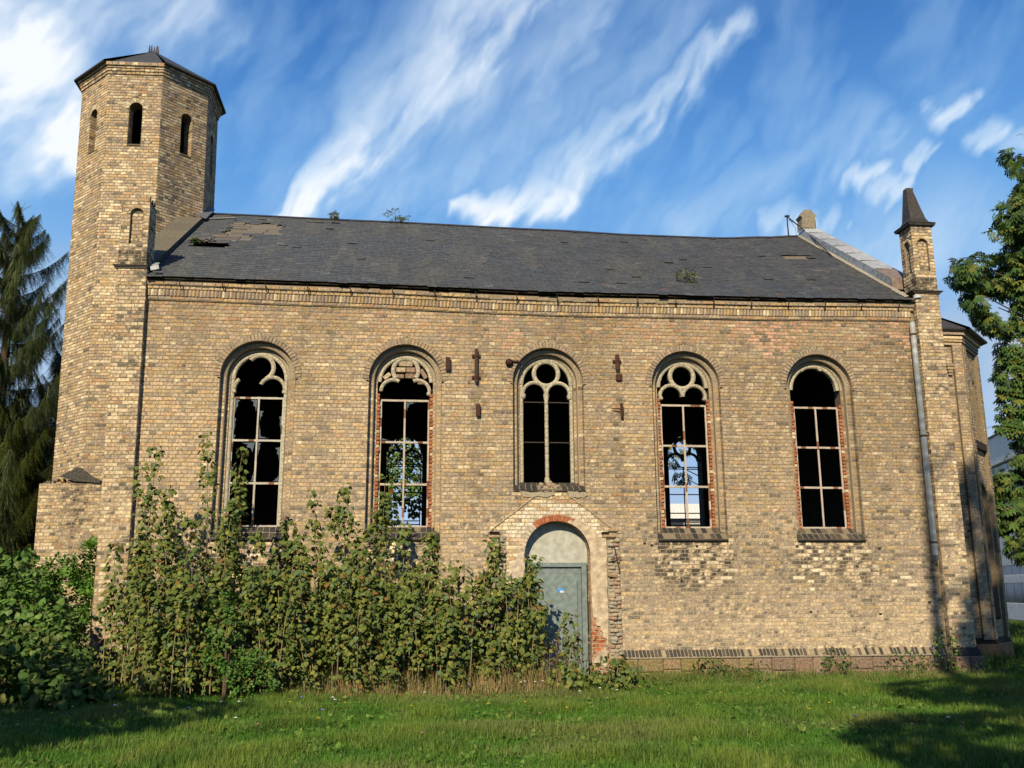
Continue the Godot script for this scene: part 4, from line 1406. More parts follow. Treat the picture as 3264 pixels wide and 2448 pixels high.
func build_apse() -> void:
	var a := joint(church, "apse")
	var C := Vector3(10.72, 0, -5.5)
	var ap := 2.0
	var half := ap * tan(PI / 8.0)
	var s := Sink.new()
	var m := Sink.new()
	for k in [0, 1, 2]:
		var an: float = k * PI / 4.0
		var n := Vector3(sin(an), 0, cos(an))
		var F := Transform3D(Basis(Vector3(cos(an), 0, -sin(an)), Vector3.UP, n), C + n * ap)
		var u0: float = -half if k > 0 else -2.0
		var holes := []
		if k == 1:
			holes = [arch_hole(-0.27, 5.6, 0.15, 7.1, 0.15), arch_hole(0.27, 5.6, 0.15, 7.1, 0.15), arch_hole(0.0, 1.0, 0.42, 4.0, 0.42)]
		elif k == 0:
			holes = [arch_hole(-0.9, 1.0, 0.42, 4.0, 0.42)]
		brick_wall(s, m, F, u0, half, 0.5, 8.15, holes, apse_tone, null, [], u0)
		# shallow recessed panels behind the openings
		var back := Transform3D(Basis(), Vector3(0, 0, -0.14))
		if k == 1:
			brick_wall(s, m, F * back, -0.45, 0.45, 5.6, 7.3, [], apse_tone)
			brick_wall(s, m, F * back, -0.45, 0.45, 1.0, 4.45, [arch_hole(0.0, 1.6, 0.22, 4.0, 0.22)], apse_tone)
			box(m, F * Transform3D(Basis(), Vector3(0, 5.42, 0.02)), Vector3(1.3, 0.2, 0.14), 0.0, Color(0.06, 0.05, 0.045))
			for hx in [[-0.27, 5.6, 0.15, 7.1], [0.27, 5.6, 0.15, 7.1], [0.0, 1.0, 0.42, 4.0]]:
				loft(m, F * Transform3D(Basis(), Vector3(hx[0], 0, 0)), hx[2], 0.0, hx[2], -0.14, hx[1], hx[3], Color(0.24, 0.19, 0.12))
		elif k == 0:
			brick_wall(s, m, F * back, -1.4, -0.4, 1.0, 4.45, [], apse_tone)
			loft(m, F * Transform3D(Basis(), Vector3(-0.9, 0, 0)), 0.42, 0.0, 0.42, -0.14, 1.0, 4.0, Color(0.24, 0.19, 0.12))
		# corner strips with corbels, cornice
		for cu in ([half - 0.13] if k == 0 else [-half + 0.13, half - 0.13]):
			brick_wall(s, m, F * Transform3D(Basis(), Vector3(0, 0, 0.09)), cu - 0.13, cu + 0.13, 0.5, 8.0, [], apse_tone, null, [], cu - 0.13)
			m.quad(F * Vector3(cu - 0.13, 0.5, 0), F * Vector3(cu - 0.13, 0.5, 0.082), F * Vector3(cu - 0.13, 8.0, 0.082), F * Vector3(cu - 0.13, 8.0, 0), Color(0.28, 0.22, 0.14))
			m.quad(F * Vector3(cu + 0.13, 0.5, 0.082), F * Vector3(cu + 0.13, 0.5, 0), F * Vector3(cu + 0.13, 8.0, 0), F * Vector3(cu + 0.13, 8.0, 0.082), Color(0.28, 0.22, 0.14))
		if k == 0:
			for j in 4:
				box(s, F * Transform3D(Basis(), Vector3(half - 0.36, 7.45 - j * 0.077, 0.05 - j * 0.012)), Vector3(0.2 - j * 0.035, 0.066, 0.1), 0.008, pick_tone([0.3, 0.3, 0.3, 0, 0, 0.1, 0]))
		var e := tan(PI / 8.0)
		for st in [[8.0, 8.07, 0.06], [8.08, 8.15, 0.09], [8.16, 8.24, 0.10], [8.26, 8.33, 0.15], [8.34, 8.41, 0.17]]:
			var hw: float = half + st[2] * e
			var ua: float = u0 - (0.0 if k == 0 else st[2] * e)
			box(s, F * Transform3D(Basis(), Vector3((ua + hw) / 2, (st[0] + st[1]) / 2, st[2] / 2 - 0.1)), Vector3(hw - ua - 0.004, st[1] - st[0] - 0.006, st[2] + 0.2), 0.006, pick_tone([0.2, 0.3, 0.3, 0, 0, 0.2, 0]))
			box(m, F * Transform3D(Basis(), Vector3((ua + hw) / 2, (st[0] + st[1]) / 2, -0.12)), Vector3(hw - ua - 0.02, st[1] - st[0] + 0.02, 0.24 + st[2]), 0.0, Color(0.2, 0.16, 0.1))
		# plinth
		var pl := Sink.new()
		var n2 := 5 if k == 0 else 3
		for j in n2:
			var ua := lerpf(u0, half + 0.05, float(j) / n2)
			var ub := lerpf(u0, half + 0.05, float(j + 1) / n2)
			box(pl, F * Transform3D(Basis(), Vector3((ua + ub) / 2, 0.17, 0.0)), Vector3(ub - ua - 0.01, 0.46, 0.26), 0.02, vary(Color(0.3, 0.19, 0.115), 0.15))
			box(pl, F * Transform3D(Basis(Vector3(1, 0, 0), -0.6), Vector3((ua + ub) / 2, 0.46, 0.04)), Vector3(ub - ua - 0.012, 0.16, 0.06), 0.01, vary(Color(0.06, 0.05, 0.04), 0.3))
		part(a, "plinth_stone", pl.mesh(stone_mat))
	for k in [3, 4]:
		var an: float = k * PI / 4.0
		var n := Vector3(sin(an), 0, cos(an))
		var F := Transform3D(Basis(Vector3(cos(an), 0, -sin(an)), Vector3.UP, n), C + n * ap)
		m.quad(F * Vector3(-half, 0, 0), F * Vector3(half if k == 3 else 2.0, 0, 0), F * Vector3(half if k == 3 else 2.0, 8.4, 0), F * Vector3(-half, 8.4, 0), Color(0.26, 0.2, 0.13))
	commit_bricks(a, s, m)
	# roof: dark broken eaves
	s = Sink.new()
	var apex := C + Vector3(0, 9.9, 0)
	for k in 5:
		var a0 := (k - 0.5) * PI / 4.0
		var a1 := (k + 0.5) * PI / 4.0
		var R := (ap + 0.33) / cos(PI / 8.0)
		var p0 := C + Vector3(sin(a0) * R, 8.43, cos(a0) * R)
		var p1 := C + Vector3(sin(a1) * R, 8.43, cos(a1) * R)
		if k == 0:
			p0 = C + Vector3(-2.0, 8.43, ap + 0.2)
			p1.z = C.z + ap + 0.22
			p1.x -= 0.05
			s.quad(p0, p1, apex, C + Vector3(-2.0, 9.9, 0), Color(0.07, 0.065, 0.06))
		elif k == 4:
			s.quad(p0, C + Vector3(-2.0, 8.43, -ap - 0.33), C + Vector3(-2.0, 9.9, 0), apex, Color(0.07, 0.065, 0.06))
		else:
			s.tri(p0, p1, apex, Color(0.07, 0.065, 0.06))
		s.quad(p0 + Vector3(0, -0.05, 0), p1 + Vector3(0, -0.05, 0), p1, p0, Color(0.04, 0.035, 0.03))
		s.tri(p1 + Vector3(0, -0.05, 0), p0 + Vector3(0, -0.05, 0), C + Vector3(0, 8.38, 0), Color(0.05, 0.04, 0.035))
	part(a, "roof", s.mesh(slate_mat))


func jagged(a: Vector2, b: Vector2, n: int, amp: float) -> Array:
	var got := []
	var d := (b - a).normalized().orthogonal()
	for k in n:
		got.append(a.lerp(b, float(k) / n) + d * (rnd(-amp, amp) if k > 0 else 0.0))
	return got


func build_door() -> void:
	var d := joint(church, "doorway")
	# reveal of the arch
	var s := Sink.new()
	var at := Transform3D(Basis(), Vector3(0.14, 0, 0))
	loft(s, at, 0.66, 0.012, 0.66, -0.24, -0.02, 2.44, Color(0.36, 0.28, 0.18))
	part(d, "reveal", s.mesh(plaster_mat))
	s = Sink.new()
	reveal_courses(s, at, 0.658, 0.0, -0.22, 1.5, 2.5, [0.15, 0.2, 0.1, 0, 0.2, 0.3, 0.05])
	stuff(part(d, "reveal_courses", s.mesh(brick_mat)))
	# red arch bricks, bare on the left and at the crown
	var wd := []
	for k in 5:
		wd.append(wedge_mesh(0.662, 0.79, 0.055, 0.05, vary(Color(0.42, 0.15, 0.07), 0.2)))
	arch_ring(d, 0.14, 2.44, 0.008, wd, 28, PI, 0.0, func(a: float) -> bool: return a < 0.95 or a > 2.25)
	wd = []
	for k in 4:
		wd.append(wedge_mesh(0.662, 0.79, 0.055, 0.05, vary(Color(0.62, 0.52, 0.39), 0.12)))
	arch_ring(d, 0.14, 2.44, 0.006, wd, 28, PI, 0.0, func(a: float) -> bool: return a <= 2.25)
	# tympanum of smooth render
	s = Sink.new()
	var pts := PackedVector2Array()
	for k in 25:
		var a := PI * k / 24.0
		pts.append(Vector2(0.14 + cos(a) * 0.67, 2.44 + sin(a) * 0.67))
	pts.append(Vector2(-0.53, 2.25))
	pts.append(Vector2(0.81, 2.25))
	prism(s, pts, -0.3, -0.23, Transform3D(), Color(0.44, 0.44, 0.38))
	part(d, "tympanum", s.mesh(render_mat))
	# old lime plaster left on the right jamb and above the arch
	s = Sink.new()
	var out := []
	for k in 9:
		var a := 1.25 * k / 8.0
		out.append(Vector2(0.14 + cos(a) * 0.672, 2.44 + sin(a) * 0.672))
	out += jagged(Vector2(0.36, 3.1), Vector2(0.62, 3.16), 4, 0.03)
	out += jagged(Vector2(0.62, 3.16), Vector2(0.98, 2.78), 6, 0.05)
	out += jagged(Vector2(0.98, 2.78), Vector2(1.15, 2.76), 3, 0.02)
	out += jagged(Vector2(1.15, 2.76), Vector2(1.145, 0.62), 18, 0.012)
	out += jagged(Vector2(1.145, 0.62), Vector2(0.98, 0.95), 5, 0.05)
	out += jagged(Vector2(0.98, 0.95), Vector2(0.85, 1.2), 5, 0.05)
	out += jagged(Vector2(0.85, 1.2), Vector2(0.83, 1.9), 6, 0.02)
	out.append(Vector2(0.812, 1.95))
	prism(s, PackedVector2Array(out), 0.0, 0.026, Transform3D(), Color(0.60, 0.485, 0.335))
	part(d, "lime_plaster", s.mesh(plaster_mat))
	s = Sink.new()
	out = jagged(Vector2(0.84, 0.32), Vector2(1.12, 0.24), 4, 0.04) + jagged(Vector2(1.12, 0.24), Vector2(1.14, 0.56), 4, 0.03) + jagged(Vector2(1.14, 0.56), Vector2(0.95, 0.5), 4, 0.04) + jagged(Vector2(0.95, 0.5), Vector2(0.84, 0.32), 3, 0.03)
	prism(s, PackedVector2Array(out), 0.0, 0.022, Transform3D(), Color(0.56, 0.46, 0.33))
	out = jagged(Vector2(-0.92, 1.0), Vector2(-0.55, 1.2), 4, 0.04) + jagged(Vector2(-0.55, 1.2), Vector2(-0.54, 2.5), 8, 0.02) + jagged(Vector2(-0.54, 2.5), Vector2(-0.9, 2.2), 4, 0.05)
	prism(s, PackedVector2Array(out), 0.0, 0.022, Transform3D(), Color(0.60, 0.51, 0.38))
	part(d, "plaster_patch", s.mesh(plaster_mat))
	# toothing: broken ends of the porch walls
	for side in [[1.16, 1.43], [-1.16, -0.90]]:
		s = Sink.new()
		box_at(s, Vector3(side[0], -0.05, -0.2), Vector3(side[1], 2.82, -0.022), 0.0, Color(0.45, 0.385, 0.28))
		part(d, "toothing_bed", s.mesh(mortar_mat))
		var y := 0.05
		while y < 2.78:
			var x: float = side[0] + rnd(0.0, 0.03)
			while x < side[1] - 0.04:
				var w := rnd(0.09, 0.2)
				w = minf(w, side[1] - x)
				s = Sink.new()
				var col: Color = vary([lin(0.42, 0.39, 0.31), lin(0.38, 0.35, 0.28), lin(0.50, 0.42, 0.30), lin(0.52, 0.34, 0.20), lin(0.44, 0.36, 0.24), lin(0.42, 0.22, 0.14)][rng.randi() % 6], 0.1)
				box(s, Transform3D(Basis.from_euler(Vector3(rnd(-0.25, 0.25), rnd(-0.4, 0.4), rnd(-0.14, 0.14))), Vector3(x + w / 2, y + 0.036 + rnd(-0.012, 0.012), -0.03 + rnd(-0.03, 0.03))), Vector3(w + rnd(-0.01, 0.02), rnd(0.058, 0.084), 0.1), 0.02, col.lerp(Color(0.45, 0.385, 0.28), 0.35))
				part(d, "broken_brick", s.mesh(brick_mat))
				x += w
			y += COURSE
	# raked scar of the porch roof, its pockets and patches of mortar
	for r in [[Vector2(-1.32, 2.83), Vector2(-0.3, 3.62)], [Vector2(0.42, 3.62), Vector2(1.42, 2.86)]]:
		s = Sink.new()
		var a: Vector2 = r[0]
		var b: Vector2 = r[1]
		var n := 16
		for k in n:
			var p := a.lerp(b, (k + 0.5) / n)
			var ang := (b - a).angle()
			box(s, Transform3D(Basis(Vector3(0, 0, 1), ang + rnd(-0.12, 0.12)), Vector3(p.x, p.y + rnd(-0.006, 0.006), 0.006)), Vector3(0.085, rnd(0.022, 0.05), rnd(0.02, 0.04)), 0.008, vary(Color(0.50, 0.40, 0.27), 0.14))
		part(d, "mortar_scar", s.mesh(mortar_mat))
	for q in [[-0.63, 3.70, 0.72, 0.11], [0.36, 3.70, 0.42, 0.12]]:
		s = Sink.new()
		var x: float = q[0]
		var y: float = q[1]
		out = jagged(Vector2(x, y), Vector2(x + q[2], y - 0.01), 8, 0.02) + jagged(Vector2(x + q[2], y - 0.01), Vector2(x + q[2], y - q[3]), 2, 0.01) + jagged(Vector2(x + q[2] * 0.8, y - q[3]), Vector2(x, y - q[3]), 7, 0.02)
		prism(s, PackedVector2Array(out), -0.01, 0.022, Transform3D(), Color(0.46, 0.40, 0.28))
		part(d, "mortar_patch", s.mesh(mortar_mat))
	s = Sink.new()
	for k in 26:
		var an := rnd(0, TAU)
		var rr := sqrt(rng.randf())
		box(s, Transform3D(Basis.from_euler(Vector3(rnd(-1, 1), rnd(-1, 1), rnd(-1, 1))), Vector3(-0.02 + cos(an) * rr * 0.2, 3.79 + sin(an) * rr * 0.09, -0.02)), Vector3(rnd(0.05, 0.12), rnd(0.05, 0.1), 0.09), 0.02, vary(Color(0.44, 0.34, 0.23), 0.16))
	part(d, "broken_gable_tip", s.mesh(mortar_mat))
	s = Sink.new()
	for hx in [[-1.13, 2.86, 0.2], [1.14, 2.86, 0.16], [-0.07, 3.66, 0.13]]:
		box_at(s, Vector3(hx[0] - hx[2] / 2, hx[1] - 0.035, -0.02), Vector3(hx[0] + hx[2] / 2, hx[1] + 0.03, 0.0045), 0.0, Color(0.02, 0.015, 0.012))
	part(d, "beam_pocket", s.mesh(mortar_mat))
	s = Sink.new()
	for hx in [[-1.14, 2.79, 0.22], [1.2, 2.80, 0.28], [1.3, 2.92, 0.2]]:
		box_at(s, Vector3(hx[0] - hx[2] / 2, hx[1] - 0.03, -0.02), Vector3(hx[0] + hx[2] / 2, hx[1] + 0.03, 0.05), 0.015, vary(Color(0.42, 0.3, 0.17), 0.1))
	part(d, "corbel_brick", s.mesh(brick_mat))
	# steel security door
	var door := joint(church, "steel_door", Vector3(0, 0, -0.235))
	door.set_meta("label", "grey green steel security door with a small blue sticker")
	var grey := Color(0.185, 0.235, 0.228)
	for fx in [[-0.47, -0.36], [0.665, 0.775]]:
		s = Sink.new()
		box_at(s, Vector3(fx[0], -0.05, -0.05), Vector3(fx[1], 2.28, 0.045), 0.006, grey)
		part(door, "door_frame", s.mesh(steel_mat))
	s = Sink.new()
	box_at(s, Vector3(-0.358, 2.19, -0.05), Vector3(0.663, 2.28, 0.05), 0.006, grey * 1.05)
	for sx in [-0.2, 0.14, 0.48]:
		tube(s, [Vector3(sx, 2.268, 0.05), Vector3(sx, 2.268, 0.056)], [0.008, 0.008], 8, Color(0.4, 0.42, 0.4))
	part(door, "lintel", s.mesh(steel_mat))
	s = Sink.new()
	box_at(s, Vector3(-0.356, 2.055, -0.05), Vector3(0.661, 2.186, 0.0), 0.004, grey)
	box_at(s, Vector3(0.582, -0.05, -0.05), Vector3(0.661, 2.05, 0.0), 0.004, grey)
	box_at(s, Vector3(-0.356, -0.05, -0.05), Vector3(-0.28, 2.05, 0.0), 0.004, grey)
	part(door, "door_surround", s.mesh(steel_mat))
	s = Sink.new()
	box_at(s, Vector3(-0.275, -0.04, -0.05), Vector3(0.575, 2.045, 0.012), 0.005, grey * 1.04)
	box_at(s, Vector3(-0.27, 2.044, 0.0), Vector3(0.57, 2.051, 0.014), 0.0, Color(0.45, 0.47, 0.43))
	box_at(s, Vector3(0.5735, 1.93, 0.0), Vector3(0.58, 2.05, 0.014), 0.0, Color(0.42, 0.44, 0.4))
	for c in 9:
		box(s, Transform3D(Basis(Vector3(0, 0, 1), rnd(0, 3)), Vector3(rnd(0.0, 0.56), rnd(0.4, 1.85), 0.0125)), Vector3(rnd(0.008, 0.02), rnd(0.006, 0.012), 0.002), 0.0, Color(0.5, 0.5, 0.46))
	part(door, "door_leaf", s.mesh(steel_mat))
	s = Sink.new()
	tube(s, [Vector3(0.56, 1.7, 0.0), Vector3(0.56, 1.86, 0.0)], [0.012, 0.012], 8, Color(0.1, 0.13, 0.12))
	part(door, "hinge", s.mesh(steel_mat))
	s = Sink.new()
	var oval := PackedVector2Array()
	for k in 24:
		oval.append(Vector2(0.235 + cos(TAU * k / 24) * 0.076, 1.735 + sin(TAU * k / 24) * 0.044))
	prism(s, oval, 0.012, 0.0145, Transform3D(), Color(0.02, 0.25, 0.62))
	oval = PackedVector2Array()
	for k in 20:
		oval.append(Vector2(0.262 + cos(TAU * k / 20) * 0.048, 1.70 + sin(TAU * k / 20) * 0.022))
	prism(s, oval, 0.0145, 0.0165, Transform3D(), Color(0.75, 0.78, 0.8))
	for e in [[0.225, 1.75, 0.11, 0.008], [0.262, 1.70, 0.05, 0.006]]:
		for k in 8:
			box_at(s, Vector3(e[0] - e[2] / 2 + e[2] * k / 8.0, e[1] - e[3] / 2, 0.0165), Vector3(e[0] - e[2] / 2 + e[2] * (k + 0.7) / 8.0, e[1] + e[3] / 2, 0.0175), 0.0, Color(0.6, 0.72, 0.85) if e[1] > 1.72 else Color(0.05, 0.12, 0.35))
	part(door, "sticker", s.mesh(steel_mat))
	s = Sink.new()
	box_at(s, Vector3(-0.6, -0.1, -0.3), Vector3(0.85, 0.06, 0.25), 0.02, Color(0.2, 0.17, 0.13))
	part(d, "threshold", s.mesh(stone_mat))


func build_ironwork() -> void:
	var rust := Color(0.105, 0.052, 0.036)
	var list := [[-2.11, 6.2, 6.48, 0.05], [-1.52, 5.95, 6.67, 0.035], [1.48, 6.28, 6.62, 0.045], [-1.48, 5.24, 5.5, 0.045], [1.545, 5.25, 5.56, 0.03]]
	for a in list:
		var o := joint(church, "wall_anchor")
		var s := Sink.new()
		box_at(s, Vector3(a[0] - a[3], a[1], 0.05), Vector3(a[0] + a[3], a[2], 0.085), 0.008, vary(rust, 0.15))
		part(o, "anchor_plate", s.mesh(iron_mat))
		for yy in [a[2] - 0.14, a[1] + 0.12]:
			if yy < a[1] + 0.2 and a[2] - a[1] < 0.5:
				continue
			s = Sink.new()
			tube(s, [Vector3(a[0], yy, -0.02), Vector3(a[0], yy, 0.1)], [0.026, 0.026], 6, rust)
			box_at(s, Vector3(a[0] - 0.09, yy - 0.028, 0.012), Vector3(a[0] + 0.09, yy + 0.028, 0.05), 0.006, rust)
			part(o, "anchor_wedge", s.mesh(iron_mat))
	var o := joint(church, "wall_anchor")
	var s := Sink.new()
	tube(s, [Vector3(-0.83, 6.4, 0.03), Vector3(-0.83, 6.4, 0.065), Vector3(-0.83, 6.4, 0.08)], [0.078, 0.078, 0.05], 18, rust)
	part(o, "anchor_disc", s.mesh(iron_mat))
	s = Sink.new()
	tube(s, [Vector3(-0.83, 6.4, -0.02), Vector3(-0.83, 6.4, 0.11)], [0.022, 0.022], 6, rust * 0.8)
	box_at(s, Vector3(-0.78, 6.41, 0.01), Vector3(-0.62, 6.45, 0.05), 0.006, rust)
	part(o, "anchor_bolt", s.mesh(iron_mat))
	o = joint(church, "wall_anchor")
	s = Sink.new()
	box_at(s, Vector3(1.45, 6.05, -0.02), Vector3(1.585, 6.21, 0.05), 0.02, rust)
	part(o, "anchor_stub", s.mesh(iron_mat))
	o = joint(church, "wall_anchor")
	s = Sink.new()
	tube(s, [Vector3(1.545, 5.44, 0.08), Vector3(1.31, 5.455, 0.05)], [0.02, 0.006], 6, rust)
	part(o, "anchor_rod", s.mesh(iron_mat))
	# crossed bars left by the porch
	o = joint(church, "wall_anchor")
	s = Sink.new()
	tube(s, [Vector3(1.3, 2.6, 0.07), Vector3(1.4, 2.1, 0.06)], [0.014, 0.014], 6, Color(0.16, 0.07, 0.06))
	tube(s, [Vector3(1.22, 2.33, 0.08), Vector3(1.45, 2.37, 0.06)], [0.014, 0.014], 6, Color(0.16, 0.07, 0.06))
	part(o, "crossed_bars", s.mesh(iron_mat))

	var p := joint(church, "drainpipe")
	var zc := Color(0.40, 0.42, 0.40)
	s = Sink.new()
	tube(s, [Vector3(8.16, 7.5, 0.13), Vector3(8.16, 2.42, 0.13)], [0.062, 0.062], 16, zc)
	tube(s, [Vector3(8.16, 2.42, 0.13), Vector3(8.17, 2.36, 0.13), Vector3(8.19, 2.30, 0.12)], [0.062, 0.055, 0.03], 16, Color(0.16, 0.16, 0.15))
	part(p, "pipe", s.mesh(zinc_mat))
	for yy in [7.22, 4.95, 2.68]:
		s = Sink.new()
		tube(s, [Vector3(8.16, yy - 0.022, 0.13), Vector3(8.16, yy + 0.022, 0.13)], [0.069, 0.069], 16, Color(0.12, 0.09, 0.07))
		box_at(s, Vector3(8.14, yy - 0.018, -0.02), Vector3(8.18, yy + 0.018, 0.09), 0.0, Color(0.12, 0.09, 0.07))
		part(p, "pipe_clip", s.mesh(iron_mat))
	# small dark holes where bricks are out
	s = Sink.new()
	for h in [[2.1, 2.62], [3.05, 2.6], [5.2, 2.6], [1.95, 2.66], [7.0, 2.55], [5.4, 1.27], [6.9, 1.22], [8.0, 1.45], [2.7, 1.9]]:
		box_at(s, Vector3(h[0] - 0.025, h[1] - 0.022, -0.02), Vector3(h[0] + 0.03, h[1] + 0.02, 0.0042), 0.0, Color(0.03, 0.025, 0.02))
	part(church, "putlog_holes", s.mesh(mortar_mat))


# ------------------------------------------------------------------ plants
func leaf_mesh(kind: String) -> ArrayMesh:
	var s := Sink.new()
	var w := Color.WHITE
	if kind == "heart":
		var mid := [Vector3(0, 0, 0), Vector3(0, 0.35, 0.07), Vector3(0, 0.7, 0.05), Vector3(0, 1.0, -0.06)]
		for sd in [-1.0, 1.0]:
			var e := [Vector3(sd * 0.3, -0.06, -0.02), Vector3(sd * 0.5, 0.22, -0.04), Vector3(sd * 0.4, 0.52, -0.05), Vector3(sd * 0.16, 0.8, -0.06)]
			var f := [[mid[0], e[0], e[1]], [mid[0], e[1], mid[1]], [mid[1], e[1], e[2]], [mid[1], e[2], mid[2]], [mid[2], e[2], e[3]], [mid[2], e[3], mid[3]]]
			for t in f:
				if sd > 0:
					s.tri(t[0], t[1], t[2], w)
				else:
					s.tri(t[0], t[2], t[1], w)
	elif kind == "palm":
		# horse chestnut: seven leaflets from one point
		for k in 7:
			var a := lerpf(-1.9, 1.9, k / 6.0)
			var l := [0.5, 0.8, 0.95, 1.0, 0.95, 0.8, 0.5][k] as float
			var d := Vector3(sin(a), cos(a), -0.25)
			var x := Vector3(cos(a), -sin(a), 0) * 0.17 * l
			var tip := d * l + Vector3(0, 0, -0.12)
			var m := d * l * 0.65 + Vector3(0, 0, 0.03)
			s.tri(Vector3.ZERO, m + x, m, w)
			s.tri(Vector3.ZERO, m, m - x, w)
			s.tri(m, m + x, tip, w)
			s.tri(m, tip, m - x, w)
	elif kind == "small":
		for k in 5:
			var b := [Vector3(0, 0.45, 0), Vector3(0.1, 0.2, 0), Vector3(-0.1, 0.25, 0), Vector3(0.05, 0.0, 0.05), Vector3(-0.05, 0.05, -0.05)][k] as Vector3
			var a := [0.0, 1.2, -1.2, 2.0, -2.0][k] as float
			var d := Vector3(sin(a), cos(a), 0.2) * 0.5
			var x := Vector3(cos(a), -sin(a), 0.2) * 0.19
			s.tri(b, b + d * 0.5 + x, b + d, w)
			s.tri(b, b + d, b + d * 0.5 - x, w)
	elif kind == "spray":
		# hanging conifer twig with its needles
		var r := RandomNumberGenerator.new()
		r.seed = 5
		for k in 26:
			var t := k / 26.0
			var p := Vector3(sin(t * 3.0) * 0.05, -t, cos(t * 2.0) * 0.04)
			var a := k * 2.4
			var d := Vector3(cos(a), -0.55, sin(a)) * lerpf(0.18, 0.09, t)
			var x := Vector3(-sin(a), 0.2, cos(a)) * 0.014
			s.tri(p - x, p + d, p + x, w)
		s.tri(Vector3(-0.02, 0, 0), Vector3(0.0, -1.0, 0.0), Vector3(0.02, 0, 0), w)
	return s.mesh(leaf_mat)


func scatter(parent: Node, called: String, mesh: Mesh, where: Array, tints: Array, stuff_ := false) -> MultiMeshInstance3D:
	var mm := MultiMesh.new()
	mm.transform_format = MultiMesh.TRANSFORM_3D
	mm.use_colors = true
	mm.mesh = mesh
	mm.instance_count = where.size()
	for k in where.size():
		mm.set_instance_transform(k, where[k])
		mm.set_instance_color(k, tints[k])
	var o := MultiMeshInstance3D.new()
	o.name = numbered(parent, called)
	o.multimesh = mm
	parent.add_child(o, true)
	stuff(o)
	return o


func facing(tip: Vector3, front: Vector3, size: float, at: Vector3) -> Transform3D:
	var y := tip.normalized()
	var x := y.cross(front).normalized()
	if x.length_squared() < 0.1:
		x = y.cross(Vector3(0.3, 0.2, 0.9)).normalized()
	var z := x.cross(y)
	return Transform3D(Basis(x, y, z) * size, at)


func ball() -> Vector3:
	while true:
		var p := Vector3(rnd(-1, 1), rnd(-1, 1), rnd(-1, 1))
		if p.length_squared() < 1.0 and p.length_squared() > 0.0004:
			return p
	return Vector3.UP


func olive() -> Color:
	var r := rng.randf()
	var c: Color
	if r < 0.32:
		c = lin(0.115, 0.137, 0.028)
	elif r < 0.66:
		c = lin(0.075, 0.112, 0.024)
	elif r < 0.80:
		c = lin(0.165, 0.172, 0.042)
	elif r < 0.945:
		c = lin(0.10, 0.145, 0.06)
	elif r < 0.965:
		c = lin(0.17, 0.20, 0.035)
	else:
		c = lin(0.15, 0.085, 0.025)
	return vary(c, 0.2)


func sapling(label: String, x: float, z: float, h: float, spread: float, stems: int, density := 1.0, low := 0.14, group := "poplar saplings along the church wall", reach := 1.0) -> void:
	var root := thing("poplar_sapling", label, "sapling", Vector3(x, 0, z), group)
	var st := Sink.new()
	var where := []
	var tints := []
	for k in stems:
		var a := rnd(0, TAU)
		var b := Vector3(cos(a) * 1.35, 0, sin(a)) * sqrt(rng.randf()) * spread if k > 0 else Vector3.ZERO
		var hh := h * (1.0 if k == 0 else rnd(0.42, 0.92))
		if k == 1 and stems > 3:
			hh = h * 0.93
		var lean := Vector3(rnd(-1, 1), 0, rnd(-0.7, 0.7)) * (0.05 if k == 0 else 0.12) * hh
		var pts := []
		var rad := []
		for e in 6:
			var t := e / 5.0
			pts.append(b + lean * t * t + Vector3(rnd(-0.012, 0.012), hh * t, rnd(-0.012, 0.012)))
			rad.append(lerpf(0.013, 0.004, t))
		tube(st, pts, rad, 5, vary(Color(0.33, 0.27, 0.15), 0.2))
		var n := int(hh * 135.0 * density)
		for j in n:
			var t := rnd(low, 1.0)
			if rng.randf() < t * 0.25 or rng.randf() > smoothstep(-0.22, 0.26, t):
				continue
			var seg := minf(t * 5.0, 4.999)
			var p: Vector3 = pts[int(seg)].lerp(pts[int(seg) + 1], seg - int(seg))
			var ang := rnd(0, TAU)
			var rad_dir := Vector3(cos(ang), 0, sin(ang))
			var out := rnd(0.05, 0.13) + rng.randf() * rng.randf() * 0.5 * reach * smoothstep(1.02, 0.35, t)
			p += rad_dir * out + Vector3(0, rnd(-0.05, 0.06), 0)
			if fine_noise.get_noise_3d((p.x + x) * 4.5, p.y * 3.2, (p.z + z) * 4.5) < (-0.04 if t < 0.45 else -0.24):
				continue
			var tip := rad_dir * rnd(0.2, 0.9) + Vector3(0, rnd(-1.1, -0.15), 0) + ball() * 0.35
			var front := rad_dir * 0.55 + Vector3(0, rnd(0.1, 0.8), 0.25) + ball() * 0.55
			var size := rnd(0.045, 0.07) + 0.05 * rng.randf() * rng.randf() + (0.015 if t > 0.8 else 0.0) * (1.0 if t < 0.75 else 1.1)
			where.append(facing(tip, front, size, p))
			tints.append(olive())
	stuff(part(root, "stems", st.mesh(bark_mat)))
	scatter(root, "foliage", heart, where, tints)


